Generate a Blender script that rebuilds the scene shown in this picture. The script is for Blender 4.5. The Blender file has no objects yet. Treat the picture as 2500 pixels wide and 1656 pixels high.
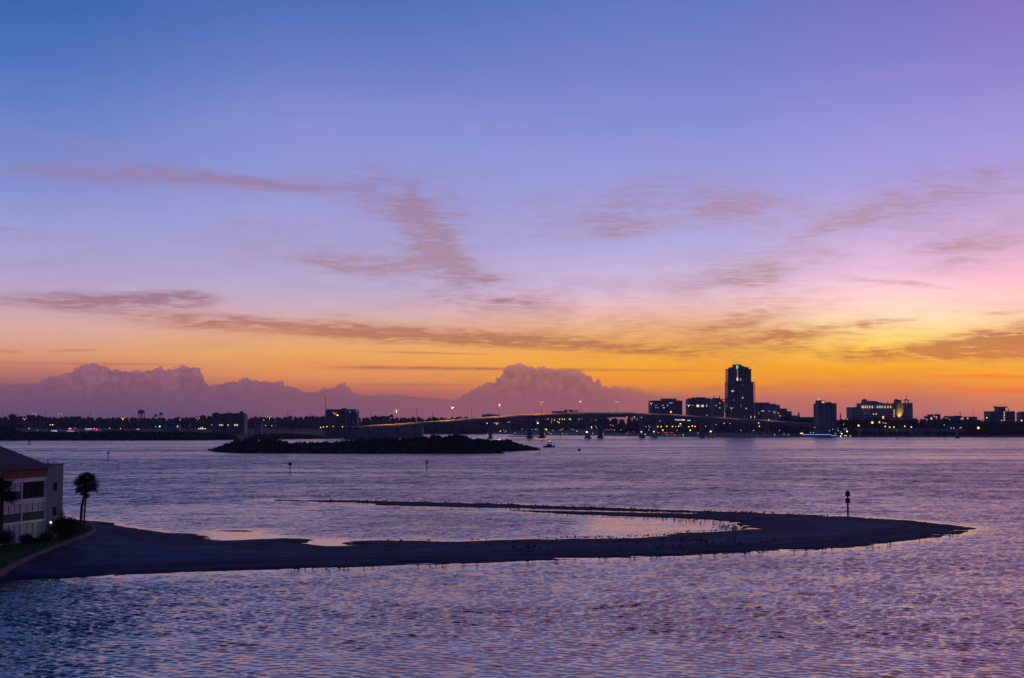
import bpy, math, random
import numpy as np
from mathutils import Vector

random.seed(7)
RNG = np.random.default_rng(11)
S = bpy.context.scene
COL = S.collection

# ------------------------------------------------------------------ camera
CAMH, FPX, PITCH = 16.7, 3472.0, math.radians(3.346)
cam = bpy.data.objects.new('camera', bpy.data.cameras.new('camera'))
COL.objects.link(cam)
cam.location = (0, 0, CAMH)
cam.rotation_euler = (math.pi / 2 + PITCH, 0, 0)
cam.data.lens, cam.data.sensor_width = 50.0, 36.0
cam.data.clip_start, cam.data.clip_end = 0.5, 40000.0
S.camera = cam
S.view_settings.view_transform = 'Standard'
S.view_settings.look = 'None'
S.view_settings.exposure = 0.14
S.view_settings.gamma = 1.0
S.cycles.max_bounces = 5
S.cycles.diffuse_bounces = 2
S.cycles.glossy_bounces = 3
S.cycles.sample_clamp_indirect = 4.0
S.cycles.caustics_reflective = False
S.cycles.caustics_refractive = False
S.cycles.use_denoising = True
S.cycles.denoising_prefilter = 'ACCURATE'

_cp, _sp = math.cos(PITCH), math.sin(PITCH)
def ray(px, py):
    a, b = (px - 1250.0) / FPX, (828.0 - py) / FPX
    return (a, _cp - b * _sp, _sp + b * _cp)
def at(px, py, Y):                      # a point of the photograph at a known distance
    d = ray(px, py); t = Y / d[1]
    return Vector((d[0] * t, Y, CAMH + d[2] * t))
def ground(px, py, z=0.0):              # a point of the photograph on a level surface
    d = ray(px, py); t = (z - CAMH) / d[2]
    return Vector((d[0] * t, d[1] * t, z))
def azel(px, py):
    d = ray(px, py)
    return (math.degrees(math.atan2(d[0], d[1])), math.degrees(math.atan2(d[2], math.hypot(d[0], d[1]))))
def lin(r, g, b):
    f = lambda c: (c / 255 / 12.92) if c / 255 <= 0.04045 else ((c / 255 + 0.055) / 1.055) ** 2.4
    return (f(r), f(g), f(b), 1.0)

# ------------------------------------------------------------------ sky
def build_sky():
    w = bpy.data.worlds.new('World'); S.world = w; w.use_nodes = True
    nt = w.node_tree; nt.nodes.clear(); L = nt.links
    def N(t, **k):
        n = nt.nodes.new(t)
        for a, v in k.items(): setattr(n, a, v)
        return n
    def M(op, a, b=None, c=None, clamp=False):
        n = N('ShaderNodeMath', operation=op, use_clamp=clamp)
        for i, v in enumerate((a, b, c)):
            if v is None: continue
            if isinstance(v, (int, float)): n.inputs[i].default_value = v
            else: L.new(v, n.inputs[i])
        return n.outputs[0]
    def VM(op, a, b):
        n = N('ShaderNodeVectorMath', operation=op)
        for i, v in enumerate((a, b)):
            if isinstance(v, tuple): n.inputs[i].default_value = v
            else: L.new(v, n.inputs[i])
        return n.outputs[0]
    def MIX(f, a, b, mode='MIX'):
        n = N('ShaderNodeMix', data_type='RGBA', blend_type=mode)
        for i, v in ((0, f), (6, a), (7, b)):
            if isinstance(v, (int, float, tuple)): n.inputs[i].default_value = v
            else: L.new(v, n.inputs[i])
        return n.outputs[2]
    def MR(v, a, b, c=0.0, d=1.0, smooth=True):
        n = N('ShaderNodeMapRange'); n.clamp = True
        if smooth: n.interpolation_type = 'SMOOTHSTEP'
        L.new(v, n.inputs[0])
        for i, q in enumerate((a, b, c, d)): n.inputs[i + 1].default_value = q
        return n.outputs[0]
    def RAMP(v, stops, interp='LINEAR'):
        n = N('ShaderNodeValToRGB'); cr = n.color_ramp; cr.interpolation = interp
        stops = sorted(stops, key=lambda s: s[0])
        while len(cr.elements) < len(stops): cr.elements.new(0.5)
        for e, (p, c) in zip(cr.elements, stops): e.position = p; e.color = c
        # element order can shift while positions are set: write twice
        for e, (p, c) in zip(cr.elements, stops): e.position = p; e.color = c
        L.new(v, n.inputs[0]); return n.outputs[0]
    tc = N('ShaderNodeTexCoord')
    sp = N('ShaderNodeSeparateXYZ'); L.new(tc.outputs['Generated'], sp.inputs[0])
    x, y, z = sp.outputs
    az = M('MULTIPLY', M('ARCTAN2', x, y), 180 / math.pi)
    el = M('MULTIPLY', M('ARCSINE', z), 180 / math.pi)
    elc = M('MAXIMUM', el, 0.02)
    t = M('DIVIDE', elc, 20.0, clamp=True)
    cols = {
        0: [(0, 55, 98, 171), (150, 75, 111, 184), (300, 101, 126, 195), (450, 126, 138, 205), (550, 145, 150, 207),
            (650, 162, 157, 203), (720, 181, 162, 192), (800, 208, 167, 160), (860, 212, 152, 120), (900, 188, 120, 108),
            (950, 124, 88, 112), (1031, 98, 74, 108)],
        830: [(0, 74, 106, 180), (150, 99, 119, 191), (300, 125, 137, 206), (450, 139, 146, 210), (600, 157, 157, 210),
              (700, 178, 167, 206), (760, 203, 172, 186), (820, 222, 168, 128), (870, 230, 166, 88), (920, 222, 142, 85),
              (960, 178, 104, 96), (1031, 138, 88, 106)],
        1680: [(0, 92, 115, 187), (150, 109, 124, 197), (300, 126, 136, 207), (450, 146, 151, 216), (600, 168, 167, 221),
               (700, 204, 182, 216), (740, 228, 188, 196), (790, 230, 180, 142), (850, 242, 178, 70), (900, 242, 166, 24),
               (945, 233, 142, 42), (970, 200, 118, 92), (1031, 172, 108, 112)],
        2200: [(0, 112, 112, 190), (150, 124, 124, 200), (300, 142, 140, 212), (430, 155, 152, 220), (560, 188, 170, 222),
               (660, 226, 186, 220), (720, 253, 212, 216), (770, 255, 228, 196), (815, 255, 220, 134), (860, 255, 204, 70),
               (900, 245, 168, 22), (945, 232, 140, 58), (975, 205, 120, 98), (1031, 184, 112, 112)],
        2480: [(0, 126, 112, 188), (150, 134, 125, 199), (300, 147, 142, 211), (400, 162, 152, 220), (500, 184, 162, 212),
               (600, 214, 172, 212), (680, 242, 188, 206), (750, 251, 208, 194), (800, 252, 212, 150), (860, 244, 186, 78),
               (900, 246, 174, 36), (940, 246, 150, 44), (975, 226, 134, 84), (1031, 192, 116, 110)]}
    keys = sorted(cols); col = None; pa = None
    for k in keys:
        c = RAMP(t, [(azel(k, r[0])[1] / 20.0, lin(*r[1:])) for r in cols[k]])
        a = azel(k, 700)[0]
        col = c if col is None else MIX(MR(az, pa, a), col, c)
        pa = a
    # ---- cirrus streaks, in degrees of azimuth and elevation
    cv = N('ShaderNodeCombineXYZ'); L.new(az, cv.inputs[0]); L.new(el, cv.inputs[1])
    P0 = cv.outputs[0]
    def NOISE(vec, scale, detail=4, rough=0.55, dist=0.0, color=False):
        n = N('ShaderNodeTexNoise'); n.noise_dimensions = '3D'
        L.new(vec, n.inputs['Vector'])
        n.inputs['Scale'].default_value = scale; n.inputs['Detail'].default_value = detail
        n.inputs['Roughness'].default_value = rough; n.inputs['Distortion'].default_value = dist
        return n.outputs['Color' if color else 'Fac']
    wob = NOISE(VM('MULTIPLY', P0, (0.35, 1.1, 1)), 0.9, 3, 0.5, 0, True)
    PW = VM('ADD', P0, VM('MULTIPLY', VM('SUBTRACT', wob, (0.5, 0.5, 0.5)), (1.6, 0.5, 0)))
    def STREAKS(lst, src=None, gt='SPHERICAL'):
        tot = None; src = src or PW
        for cx, cy, hl, hw, ang, s in lst:
            a0, e0 = azel(cx, cy)
            m = N('ShaderNodeMapping', vector_type='TEXTURE'); L.new(src, m.inputs[0])
            m.inputs['Location'].default_value = (a0, e0, 0)
            m.inputs['Rotation'].default_value = (0, 0, -math.radians(ang))
            m.inputs['Scale'].default_value = (hl / 60.6, hw / 60.6, 1)
            g = N('ShaderNodeTexGradient', gradient_type=gt); L.new(m.outputs[0], g.inputs[0])
            v = g.outputs['Fac']
            tot = M('MULTIPLY', v, s * 1.5) if tot is None else M('MULTIPLY_ADD', v, s * 1.5, tot)
        return tot
    cirrus = [
        (120, 425, 190, 18, 4, .45), (330, 428, 240, 22, 2, .7), (560, 442, 240, 19, 5, .7), (700, 452, 140, 12, 4, .6),
        (880, 480, 210, 50, 15, .3), (1000, 530, 160, 60, 35, .34), (1060, 590, 150, 70, 50, .42), (1110, 645, 140, 45, 28, .45),
        (1175, 672, 80, 18, 20, .4), (760, 635, 280, 36, 6, .38), (890, 648, 170, 28, 2, .5), (1040, 625, 100, 38, -10, .4),
        (130, 736, 220, 22, 0, .6), (330, 736, 230, 26, -3, .8), (440, 730, 110, 16, 5, .5),
        (480, 785, 320, 24, 3, .45), (760, 802, 420, 24, 4, .8), (1080, 818, 420, 24, 3.5, .85), (1350, 836, 320, 18, 4, .7),
        (1560, 850, 180, 13, 6, .4),
        (1460, 535, 150, 44, -4, .36), (1530, 558, 100, 28, -12, .6), (1700, 480, 210, 48, 8, .36), (1800, 510, 120, 40, -14, .62),
        (2020, 558, 150, 20, -18, .5), (2080, 530, 120, 32, -5, .3), (2000, 622, 80, 26, 0, .3),
        (1770, 680, 180, 34, -6, .42), (1850, 668, 120, 34, -12, .46), (2190, 690, 170, 9, 7, .75),
        (2350, 600, 150, 20, -3, .6), (2350, 637, 90, 10, 2, .5), (1900, 742, 180, 30, -4, .35), (1790, 782, 150, 20, -8, .65),
        (1950, 822, 360, 30, -6, .34), (2060, 800, 250, 13, -7, .4), (1700, 822, 320, 36, 0, .26),
        (2440, 818, 200, 30, -8, .85), (2490, 842, 190, 36, -3, .9), (2330, 857, 310, 24, -2, .6), (2150, 864, 320, 18, 0, .4),
        (2460, 415, 150, 22, -3, .4), (2300, 470, 280, 44, -5, .28), (2200, 505, 160, 32, -10, .28), (2450, 765, 90, 7, 0, .5),
        (25, 560, 60, 8, 3, .6), (20, 858, 45, 6, 0, .5), (1250, 740, 220, 18, 3, .36), (850, 772, 110, 14, 5, .3),
        (30, 935, 130, 10, 1, .5), (2050, 945, 420, 16, -1, .32), (1750, 955, 260, 16, 2, .32)]
    thin = [(1050, 862, 200, 4, 1, .55), (180, 856, 75, 5, -2, .5), (250, 889, 300, 4, 0, .5), (1000, 899, 280, 8, 0, .5),
            (1300, 902, 560, 6, .6, .6), (1000, 940, 200, 6, 0, .35)]
    fib = NOISE(VM('MULTIPLY', PW, (0.33, 3.2, 1)), 1.0, 7, 0.62, 0.25)
    fib2 = NOISE(VM('MULTIPLY', PW, (1.1, 6.5, 1)), 1.0, 4, 0.6, 0.1)
    fib3 = NOISE(VM('MULTIPLY', VM('ADD', P0, VM('MULTIPLY', wob, (.6, .25, 0))), (.75, 15, 1)), 1.0, 5, 0.65, 0.0)
    fibm = M('MULTIPLY', MR(fib, .28, .70), M('ADD', M('MULTIPLY_ADD', fib2, 1.0, -.05), M('MULTIPLY', fib3, 1.1)))
    veil = [(1000, 470, 360, 130, 14, .30), (1070, 590, 260, 130, 40, .34), (800, 620, 420, 100, 5, .26), (1480, 520, 300, 110, -4, .34),
            (1740, 490, 300, 120, 4, .34), (2080, 530, 360, 120, -10, .34), (2350, 470, 330, 120, -8, .34), (1800, 670, 330, 100, -5, .34),
            (1300, 740, 460, 85, 4, .30), (600, 765, 650, 80, 3, .10), (1900, 790, 520, 80, -6, .22), (2150, 850, 620, 70, -3, .22),
            (1500, 825, 520, 50, 2, .20), (2380, 600, 280, 95, -4, .30), (1700, 870, 500, 40, 0, .14), (300, 420, 420, 70, 3, .2), (250, 730, 400, 50, 0, .12)]
    big = [(a, b, c * 1.12, d * 1.25, e, f) for a, b, c, d, e, f in cirrus]
    soft = NOISE(VM('MULTIPLY', PW, (.5, 1.6, 1)), 1.0, 5, 0.6, .2)
    fine = M('ADD', M('MULTIPLY', fib2, .55), M('MULTIPLY', fib3, .45))
    base = M('MULTIPLY', STREAKS(big), .95)
    tex = M('ADD', M('MULTIPLY_ADD', fine, 3.0, -.98), M('MULTIPLY_ADD', fib, 1.7, -.76))
    cm = M('MULTIPLY', base, M('MINIMUM', M('MAXIMUM', tex, .2), 1.25))
    cm = M('MULTIPLY', cm, M('MINIMUM', M('MULTIPLY_ADD', base, 1.1, .42), 1.0))
    vm = M('MULTIPLY', STREAKS(veil), M('MULTIPLY', M('MAXIMUM', M('MULTIPLY_ADD', fine, 3.2, -1.05), .0), MR(soft, .26, .62)))
    cm = M('ADD', cm, M('MULTIPLY', vm, 1.5))
    cm = M('ADD', cm, M('MULTIPLY', STREAKS(thin, P0), M('MULTIPLY_ADD', fib2, 1.2, .2)))
    faint = M('MULTIPLY', MR(NOISE(VM('MULTIPLY', PW, (0.22, 1.5, 1)), 0.7, 6, 0.6, 0.3), .45, .78), .30)
    faint = M('MULTIPLY', faint, MR(el, 16, 9))
    cm = M('MINIMUM', M('ADD', cm, faint), .92)
    cm = M('MULTIPLY', cm, MR(el, 0.3, 1.4))
    ccl = RAMP(t, [(azel(1250, yy)[1] / 20, lin(*c)) for yy, c in (
        (330, (150, 135, 185)), (430, (140, 121, 162)), (560, (154, 130, 160)), (650, (161, 132, 154)), (740, (152, 114, 134)),
        (800, (176, 118, 98)), (860, (178, 112, 76)), (910, (168, 98, 82)), (960, (160, 92, 94)))])
    ccr = RAMP(t, [(azel(1250, yy)[1] / 20, lin(*c)) for yy, c in (
        (330, (165, 142, 195)), (430, (156, 134, 176)), (560, (172, 144, 172)), (680, (182, 148, 152)), (760, (190, 140, 120)),
        (820, (186, 118, 82)), (870, (196, 122, 66)), (940, (196, 112, 82)))])
    cc = MIX(MR(az, 0, 14), ccl, ccr)
    col = MIX(cm, col, cc)
    # ---- two red glowing lines low on the right
    gl = M('MULTIPLY', STREAKS([(2420, 917, 220, 7, 1, .6), (2450, 951, 200, 9, 1, .75)]), M('MULTIPLY_ADD', fib2, 1.2, .3), clamp=True)
    col = MIX(gl, col, lin(246, 116, 52))
    # ---- cumulus bank on the horizon
    tops = [(-300, 936), (0, 932), (60, 934), (95, 930), (112, 922), (138, 914), (170, 905), (188, 897), (205, 888), (222, 885), (240, 885),
            (256, 892), (290, 897), (325, 899), (342, 904), (365, 898), (420, 896), (450, 892), (466, 889), (486, 889), (494, 896), (500, 925),
            (508, 942), (530, 935), (548, 929), (575, 925), (605, 919), (618, 919), (632, 927), (690, 931), (722, 940), (742, 956), (776, 956),
            (786, 947), (812, 946), (822, 940), (834, 935), (848, 935), (856, 956), (880, 961), (960, 962), (1030, 967), (1108, 975),
            (1132, 963), (1150, 951), (1172, 940), (1200, 927), (1214, 924), (1222, 908), (1236, 889), (1254, 885), (1272, 887), (1290, 896),
            (1340, 896), (1385, 897), (1412, 903), (1445, 912), (1463, 921), (1452, 933), (1470, 941), (1540, 942), (1620, 950), (1720, 958),
            (1900, 966), (2200, 985), (2700, 1000)]
    tops = sorted(tops)
    A0, A1 = azel(-300, 930)[0], azel(2700, 930)[0]
    puff = NOISE(VM('MULTIPLY', P0, (1.0, 1.3, 1)), 2.6, 5, 0.6, 0.0, True)
    vor = N('ShaderNodeTexVoronoi', feature='SMOOTH_F1'); vor.inputs['Scale'].default_value = 3.4; vor.inputs['Smoothness'].default_value = .35
    L.new(VM('ADD', P0, VM('MULTIPLY', puff, (.25, .2, 0))), vor.inputs['Vector'])
    vb = N('ShaderNodeTexVoronoi', feature='SMOOTH_F1'); vb.inputs['Scale'].default_value = 8.5; vb.inputs['Smoothness'].default_value = .3
    L.new(P0, vb.inputs['Vector'])
    pc = N('ShaderNodeSeparateXYZ'); L.new(puff, pc.inputs[0])
    azw = M('MULTIPLY_ADD', M('SUBTRACT', pc.outputs[0], .5), .35, az)
    fc = N('ShaderNodeFloatCurve')
    L.new(M('DIVIDE', M('SUBTRACT', azw, A0), A1 - A0, clamp=True), fc.inputs['Value'])
    cur = fc.mapping.curves[0]
    pts = [((azel(a, b)[0] - A0) / (A1 - A0), azel(a, b)[1] / 4.0) for a, b in tops]
    while len(cur.points) < len(pts): cur.points.new(0.5, 0.5)
    for p, q in zip(cur.points, pts): p.location = q
    fc.mapping.update()
    for p, q in zip(cur.points, pts): p.location = q; p.handle_type = 'VECTOR'
    fc.mapping.use_clip = False
    fc.mapping.update()
    top = M('MULTIPLY', fc.outputs[0], 4.0)
    rise = MR(top, .95, 1.9)
    bil = M('SUBTRACT', .42, vor.outputs['Distance'])
    bump = M('MULTIPLY', bil, .31)
    bump = M('ADD', bump, M('MULTIPLY', M('SUBTRACT', .42, vb.outputs['Distance']), .10))
    bump = M('ADD', bump, M('MULTIPLY', M('SUBTRACT', pc.outputs[1], .5), .11))
    d = M('SUBTRACT', M('ADD', top, M('MULTIPLY', bump, M('MULTIPLY_ADD', rise, .75, .2))), el)
    soft = M('MULTIPLY_ADD', MR(az, 3.5, 6.5), .35, .06)
    cmask = M('DIVIDE', d, soft, clamp=True)
    cmask = M('MULTIPLY', cmask, M('MULTIPLY_ADD', MR(az, 2, 9), -.75, .93))
    te = M('DIVIDE', elc, 3.0, clamp=True)
    kl = RAMP(te, [(0, lin(98, 74, 108)), (.2, lin(108, 80, 112)), (.5, lin(130, 88, 112)), (.85, lin(140, 95, 113))])
    kr = RAMP(te, [(0, lin(150, 92, 108)), (.25, lin(148, 90, 104)), (.6, lin(152, 96, 104)), (.9, lin(172, 110, 108))])
    kc = MIX(MR(az, -15, 1), kl, kr)
    body = M('MULTIPLY_ADD', MR(NOISE(VM('MULTIPLY', P0, (1, 1.5, 1)), 1.9, 6, 0.6, 0.4), .3, .7), .24, .88)
    kc = MIX(1.0, kc, N('ShaderNodeCombineXYZ').outputs[0]) if False else kc
    body = M('ADD', body, M('MULTIPLY', bil, .42)); body = M('ADD', body, M('MULTIPLY', MR(d, .20, .0), .13))
    bc = N('ShaderNodeCombineXYZ')
    for i in range(3): L.new(body, bc.inputs[i])
    kc2 = MIX(M('MULTIPLY', rise, MR(el, .5, 1.6)), kc, MIX(1.0, kc, bc.outputs[0], 'MULTIPLY'))
    col = MIX(cmask, col, kc2)
    # ---- the rest of the dome: away from the sunrise the sky is still night blue
    far = RAMP(M('DIVIDE', M('MAXIMUM', el, 0.0), 90, clamp=True),
               [(0, (.085, .080, .225, 1)), (.16, (.045, .058, .20, 1)), (.28, (.018, .042, .17, 1)), (.45, (.005, .036, .190, 1)), (1, (.001, .022, .165, 1))])
    daz = M('ABSOLUTE', M('SUBTRACT', az, 12))
    hi = NOISE(VM('MULTIPLY', P0, (.05, .12, 1)), 1.0, 5, .6, .3)
    pk = M('MULTIPLY', M('MULTIPLY', MR(az, -20, 6), MR(az, 85, 50)), M('MULTIPLY', MR(el, 17.2, 22), MR(el, 35, 27)))  # unseen pink cloud patch above the view, added to redden the water
    pk = M('MULTIPLY', pk, M('MULTIPLY_ADD', MR(hi, .3, .7), .5, .5))
    g = M('MULTIPLY', MR(daz, 105, 32), MR(el, 31, 16.9))
    col = MIX(g, far, col)
    col = MIX(M('MULTIPLY', pk, .9), col, lin(190, 128, 152))
    col = MIX(1.0, col, (1.08, 1.03, .98, 1), 'MULTIPLY')
    bg = N('ShaderNodeBackground'); L.new(col, bg.inputs[0]); bg.inputs[1].default_value = 1.0
    out = N('ShaderNodeOutputWorld'); L.new(bg.outputs[0], out.inputs[0])
    try:
        w.cycles.sampling_method = 'MANUAL'; w.cycles.sample_map_resolution = 1024
    except Exception: pass
build_sky()

# ------------------------------------------------------------------ materials
def mat(name, color, rough=0.7, metal=0.0, noise=0.0, nscale=1.0, spec=0.5):
    m = bpy.data.materials.new(name); m.use_nodes = True
    nt = m.node_tree; b = nt.nodes['Principled BSDF']
    b.inputs['Base Color'].default_value = (*color, 1); b.inputs['Roughness'].default_value = rough
    b.inputs['Metallic'].default_value = metal
    b.inputs['Specular IOR Level'].default_value = spec
    if noise:
        tc = nt.nodes.new('ShaderNodeTexCoord'); n = nt.nodes.new('ShaderNodeTexNoise')
        n.inputs['Scale'].default_value = nscale; n.inputs['Detail'].default_value = 5
        nt.links.new(tc.outputs['Object'], n.inputs['Vector'])
        r = nt.nodes.new('ShaderNodeValToRGB')
        r.color_ramp.elements[0].position = .3; r.color_ramp.elements[1].position = .7
        r.color_ramp.elements[0].color = tuple(c * (1 - noise) for c in color) + (1,)
        r.color_ramp.elements[1].color = tuple(min(1, c * (1 + noise)) for c in color) + (1,)
        nt.links.new(n.outputs['Fac'], r.inputs[0]); nt.links.new(r.outputs[0], b.inputs['Base Color'])
    return m
def glow(name, color, strength):
    m = bpy.data.materials.new(name); m.use_nodes = True
    b = m.node_tree.nodes['Principled BSDF']
    b.inputs['Base Color'].default_value = (*color, 1)
    b.inputs['Emission Color'].default_value = (*color, 1); b.inputs['Emission Strength'].default_value = strength
    m.cycles.emission_sampling = 'NONE'
    return m
MT = dict(
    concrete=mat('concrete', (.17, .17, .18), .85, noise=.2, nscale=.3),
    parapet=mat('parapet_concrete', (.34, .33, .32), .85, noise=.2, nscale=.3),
    girder=mat('girder_concrete', (.15, .165, .19), .8, noise=.15, nscale=.1),
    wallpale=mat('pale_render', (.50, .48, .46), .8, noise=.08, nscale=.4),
    walltan=mat('tan_render', (.42, .31, .25), .85, noise=.12, nscale=.2),
    wallgrey=mat('grey_cladding', (.20, .20, .235), .7, noise=.12, nscale=.2),
    walldark=mat('dark_cladding', (.11, .11, .14), .6, noise=.15, nscale=.2),
    screen=mat('dark_screen', (.012, .012, .016), .75, spec=.1),
    glass=mat('dark_glass', (.015, .018, .025), .12),
    glasstower=mat('tower_glass', (.02, .025, .035), .25),
    rooftile=mat('roof_tile', (.10, .055, .05), .8, noise=.25, nscale=1.5),
    roofslate=mat('roof_shingle', (.075, .062, .075), .85, noise=.3, nscale=1.2),
    brick=mat('red_brown_fascia', (.22, .075, .06), .8, noise=.15, nscale=1.0),
    white=mat('white_paint', (.74, .72, .72), .55, noise=.05, nscale=1.0),
    shutter=mat('white_shutter', (.50, .47, .50), .5),
    rail=mat('blue_grey_panel', (.055, .075, .10), .8, spec=.15),
    dark=mat('dark_metal', (.02, .02, .022), .6),
    wood=mat('weathered_pile', (.045, .035, .03), .9, noise=.3, nscale=3),
    board=mat('marker_board', (.03, .035, .03), .6),
    boardred=mat('red_marker_board', (.25, .02, .02), .6),
    boardgreen=mat('green_marker_board', (.01, .05, .025), .6),
    leaf=mat('leaf_green', (.035, .05, .025), .8, noise=.4, nscale=.25, spec=.2),
    leaf2=mat('leaf_olive', (.05, .055, .025), .8, noise=.4, nscale=.25, spec=.2),
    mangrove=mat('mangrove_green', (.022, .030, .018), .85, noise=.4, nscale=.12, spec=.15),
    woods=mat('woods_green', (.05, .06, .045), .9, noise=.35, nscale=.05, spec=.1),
    frond=mat('palm_frond', (.035, .045, .02), .7, noise=.3, nscale=2, spec=.2),
    bark=mat('bark', (.07, .055, .045), .9, noise=.3, nscale=3),
    grass=mat('lawn_green', (.045, .10, .018), .95, noise=.35, nscale=.6, spec=.1),
    asphalt=mat('asphalt', (.05, .05, .05), .9, noise=.2, nscale=.5),
    hull=mat('white_hull', (.45, .46, .5), .4), hulldark=mat('dark_hull', (.03, .03, .05), .5),
    carred=mat('dark_car_paint', (.06, .03, .035), .35), tyre=mat('tyre_rubber', (.02, .02, .02), .9),
    bird=mat('bird_plumage', (.03, .03, .035), .9), birdpale=mat('bird_pale_plumage', (.16, .16, .17), .9),
    gold=glow('warm_lamp', (1, .62, .16), 1.8), orange=glow('sodium_lamp', (1, .36, .06), 3), warm=glow('warm_window', (1, .72, .36), .9),
    warmhi=glow('bright_window', (1, .82, .5), .65), white_l=glow('white_lamp', (.9, .95, 1), 1.15), cool=glow('cool_window', (.75, .85, 1), .6),
    green_l=glow('green_lamp', (.15, 1, .6), 4), lime=glow('lime_lamp', (.6, .9, .1), 2), red_l=glow('red_lamp', (1, .06, .08), 4),
    teal_l=glow('teal_strip', (.35, .9, .85), 1.2), blue_l=glow('blue_white_strip', (.30, .45, 1), .8), nav=glow('pier_lamp', (1, .95, .7), 3.5),
    navg=glow('green_pier_lamp', (.6, 1, .85), 1.8), pink_l=glow('pink_sign', (1, .15, .5), 3), dim=glow('dim_window', (.9, .85, .75), .28),
    amber=glow('amber_window', (1, .45, .08), 2.5), strip=glow('dock_strip', (1, .5, .12), .9),
)

def courses(m):
    nt = m.node_tree; b = nt.nodes['Principled BSDF']; tc = nt.nodes.new('ShaderNodeTexCoord'); w = nt.nodes.new('ShaderNodeTexWave')
    w.bands_direction = 'Z'; w.wave_profile = 'SAW'; w.inputs['Scale'].default_value = 1.6; w.inputs['Distortion'].default_value = .25; w.inputs['Detail Scale'].default_value = 3
    nt.links.new(tc.outputs['Object'], w.inputs['Vector']); bp = nt.nodes.new('ShaderNodeBump'); bp.inputs['Distance'].default_value = .08; bp.inputs['Strength'].default_value = 1
    nt.links.new(w.outputs['Fac'], bp.inputs['Height']); nt.links.new(bp.outputs[0], b.inputs['Normal'])
courses(MT['roofslate'])

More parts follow.
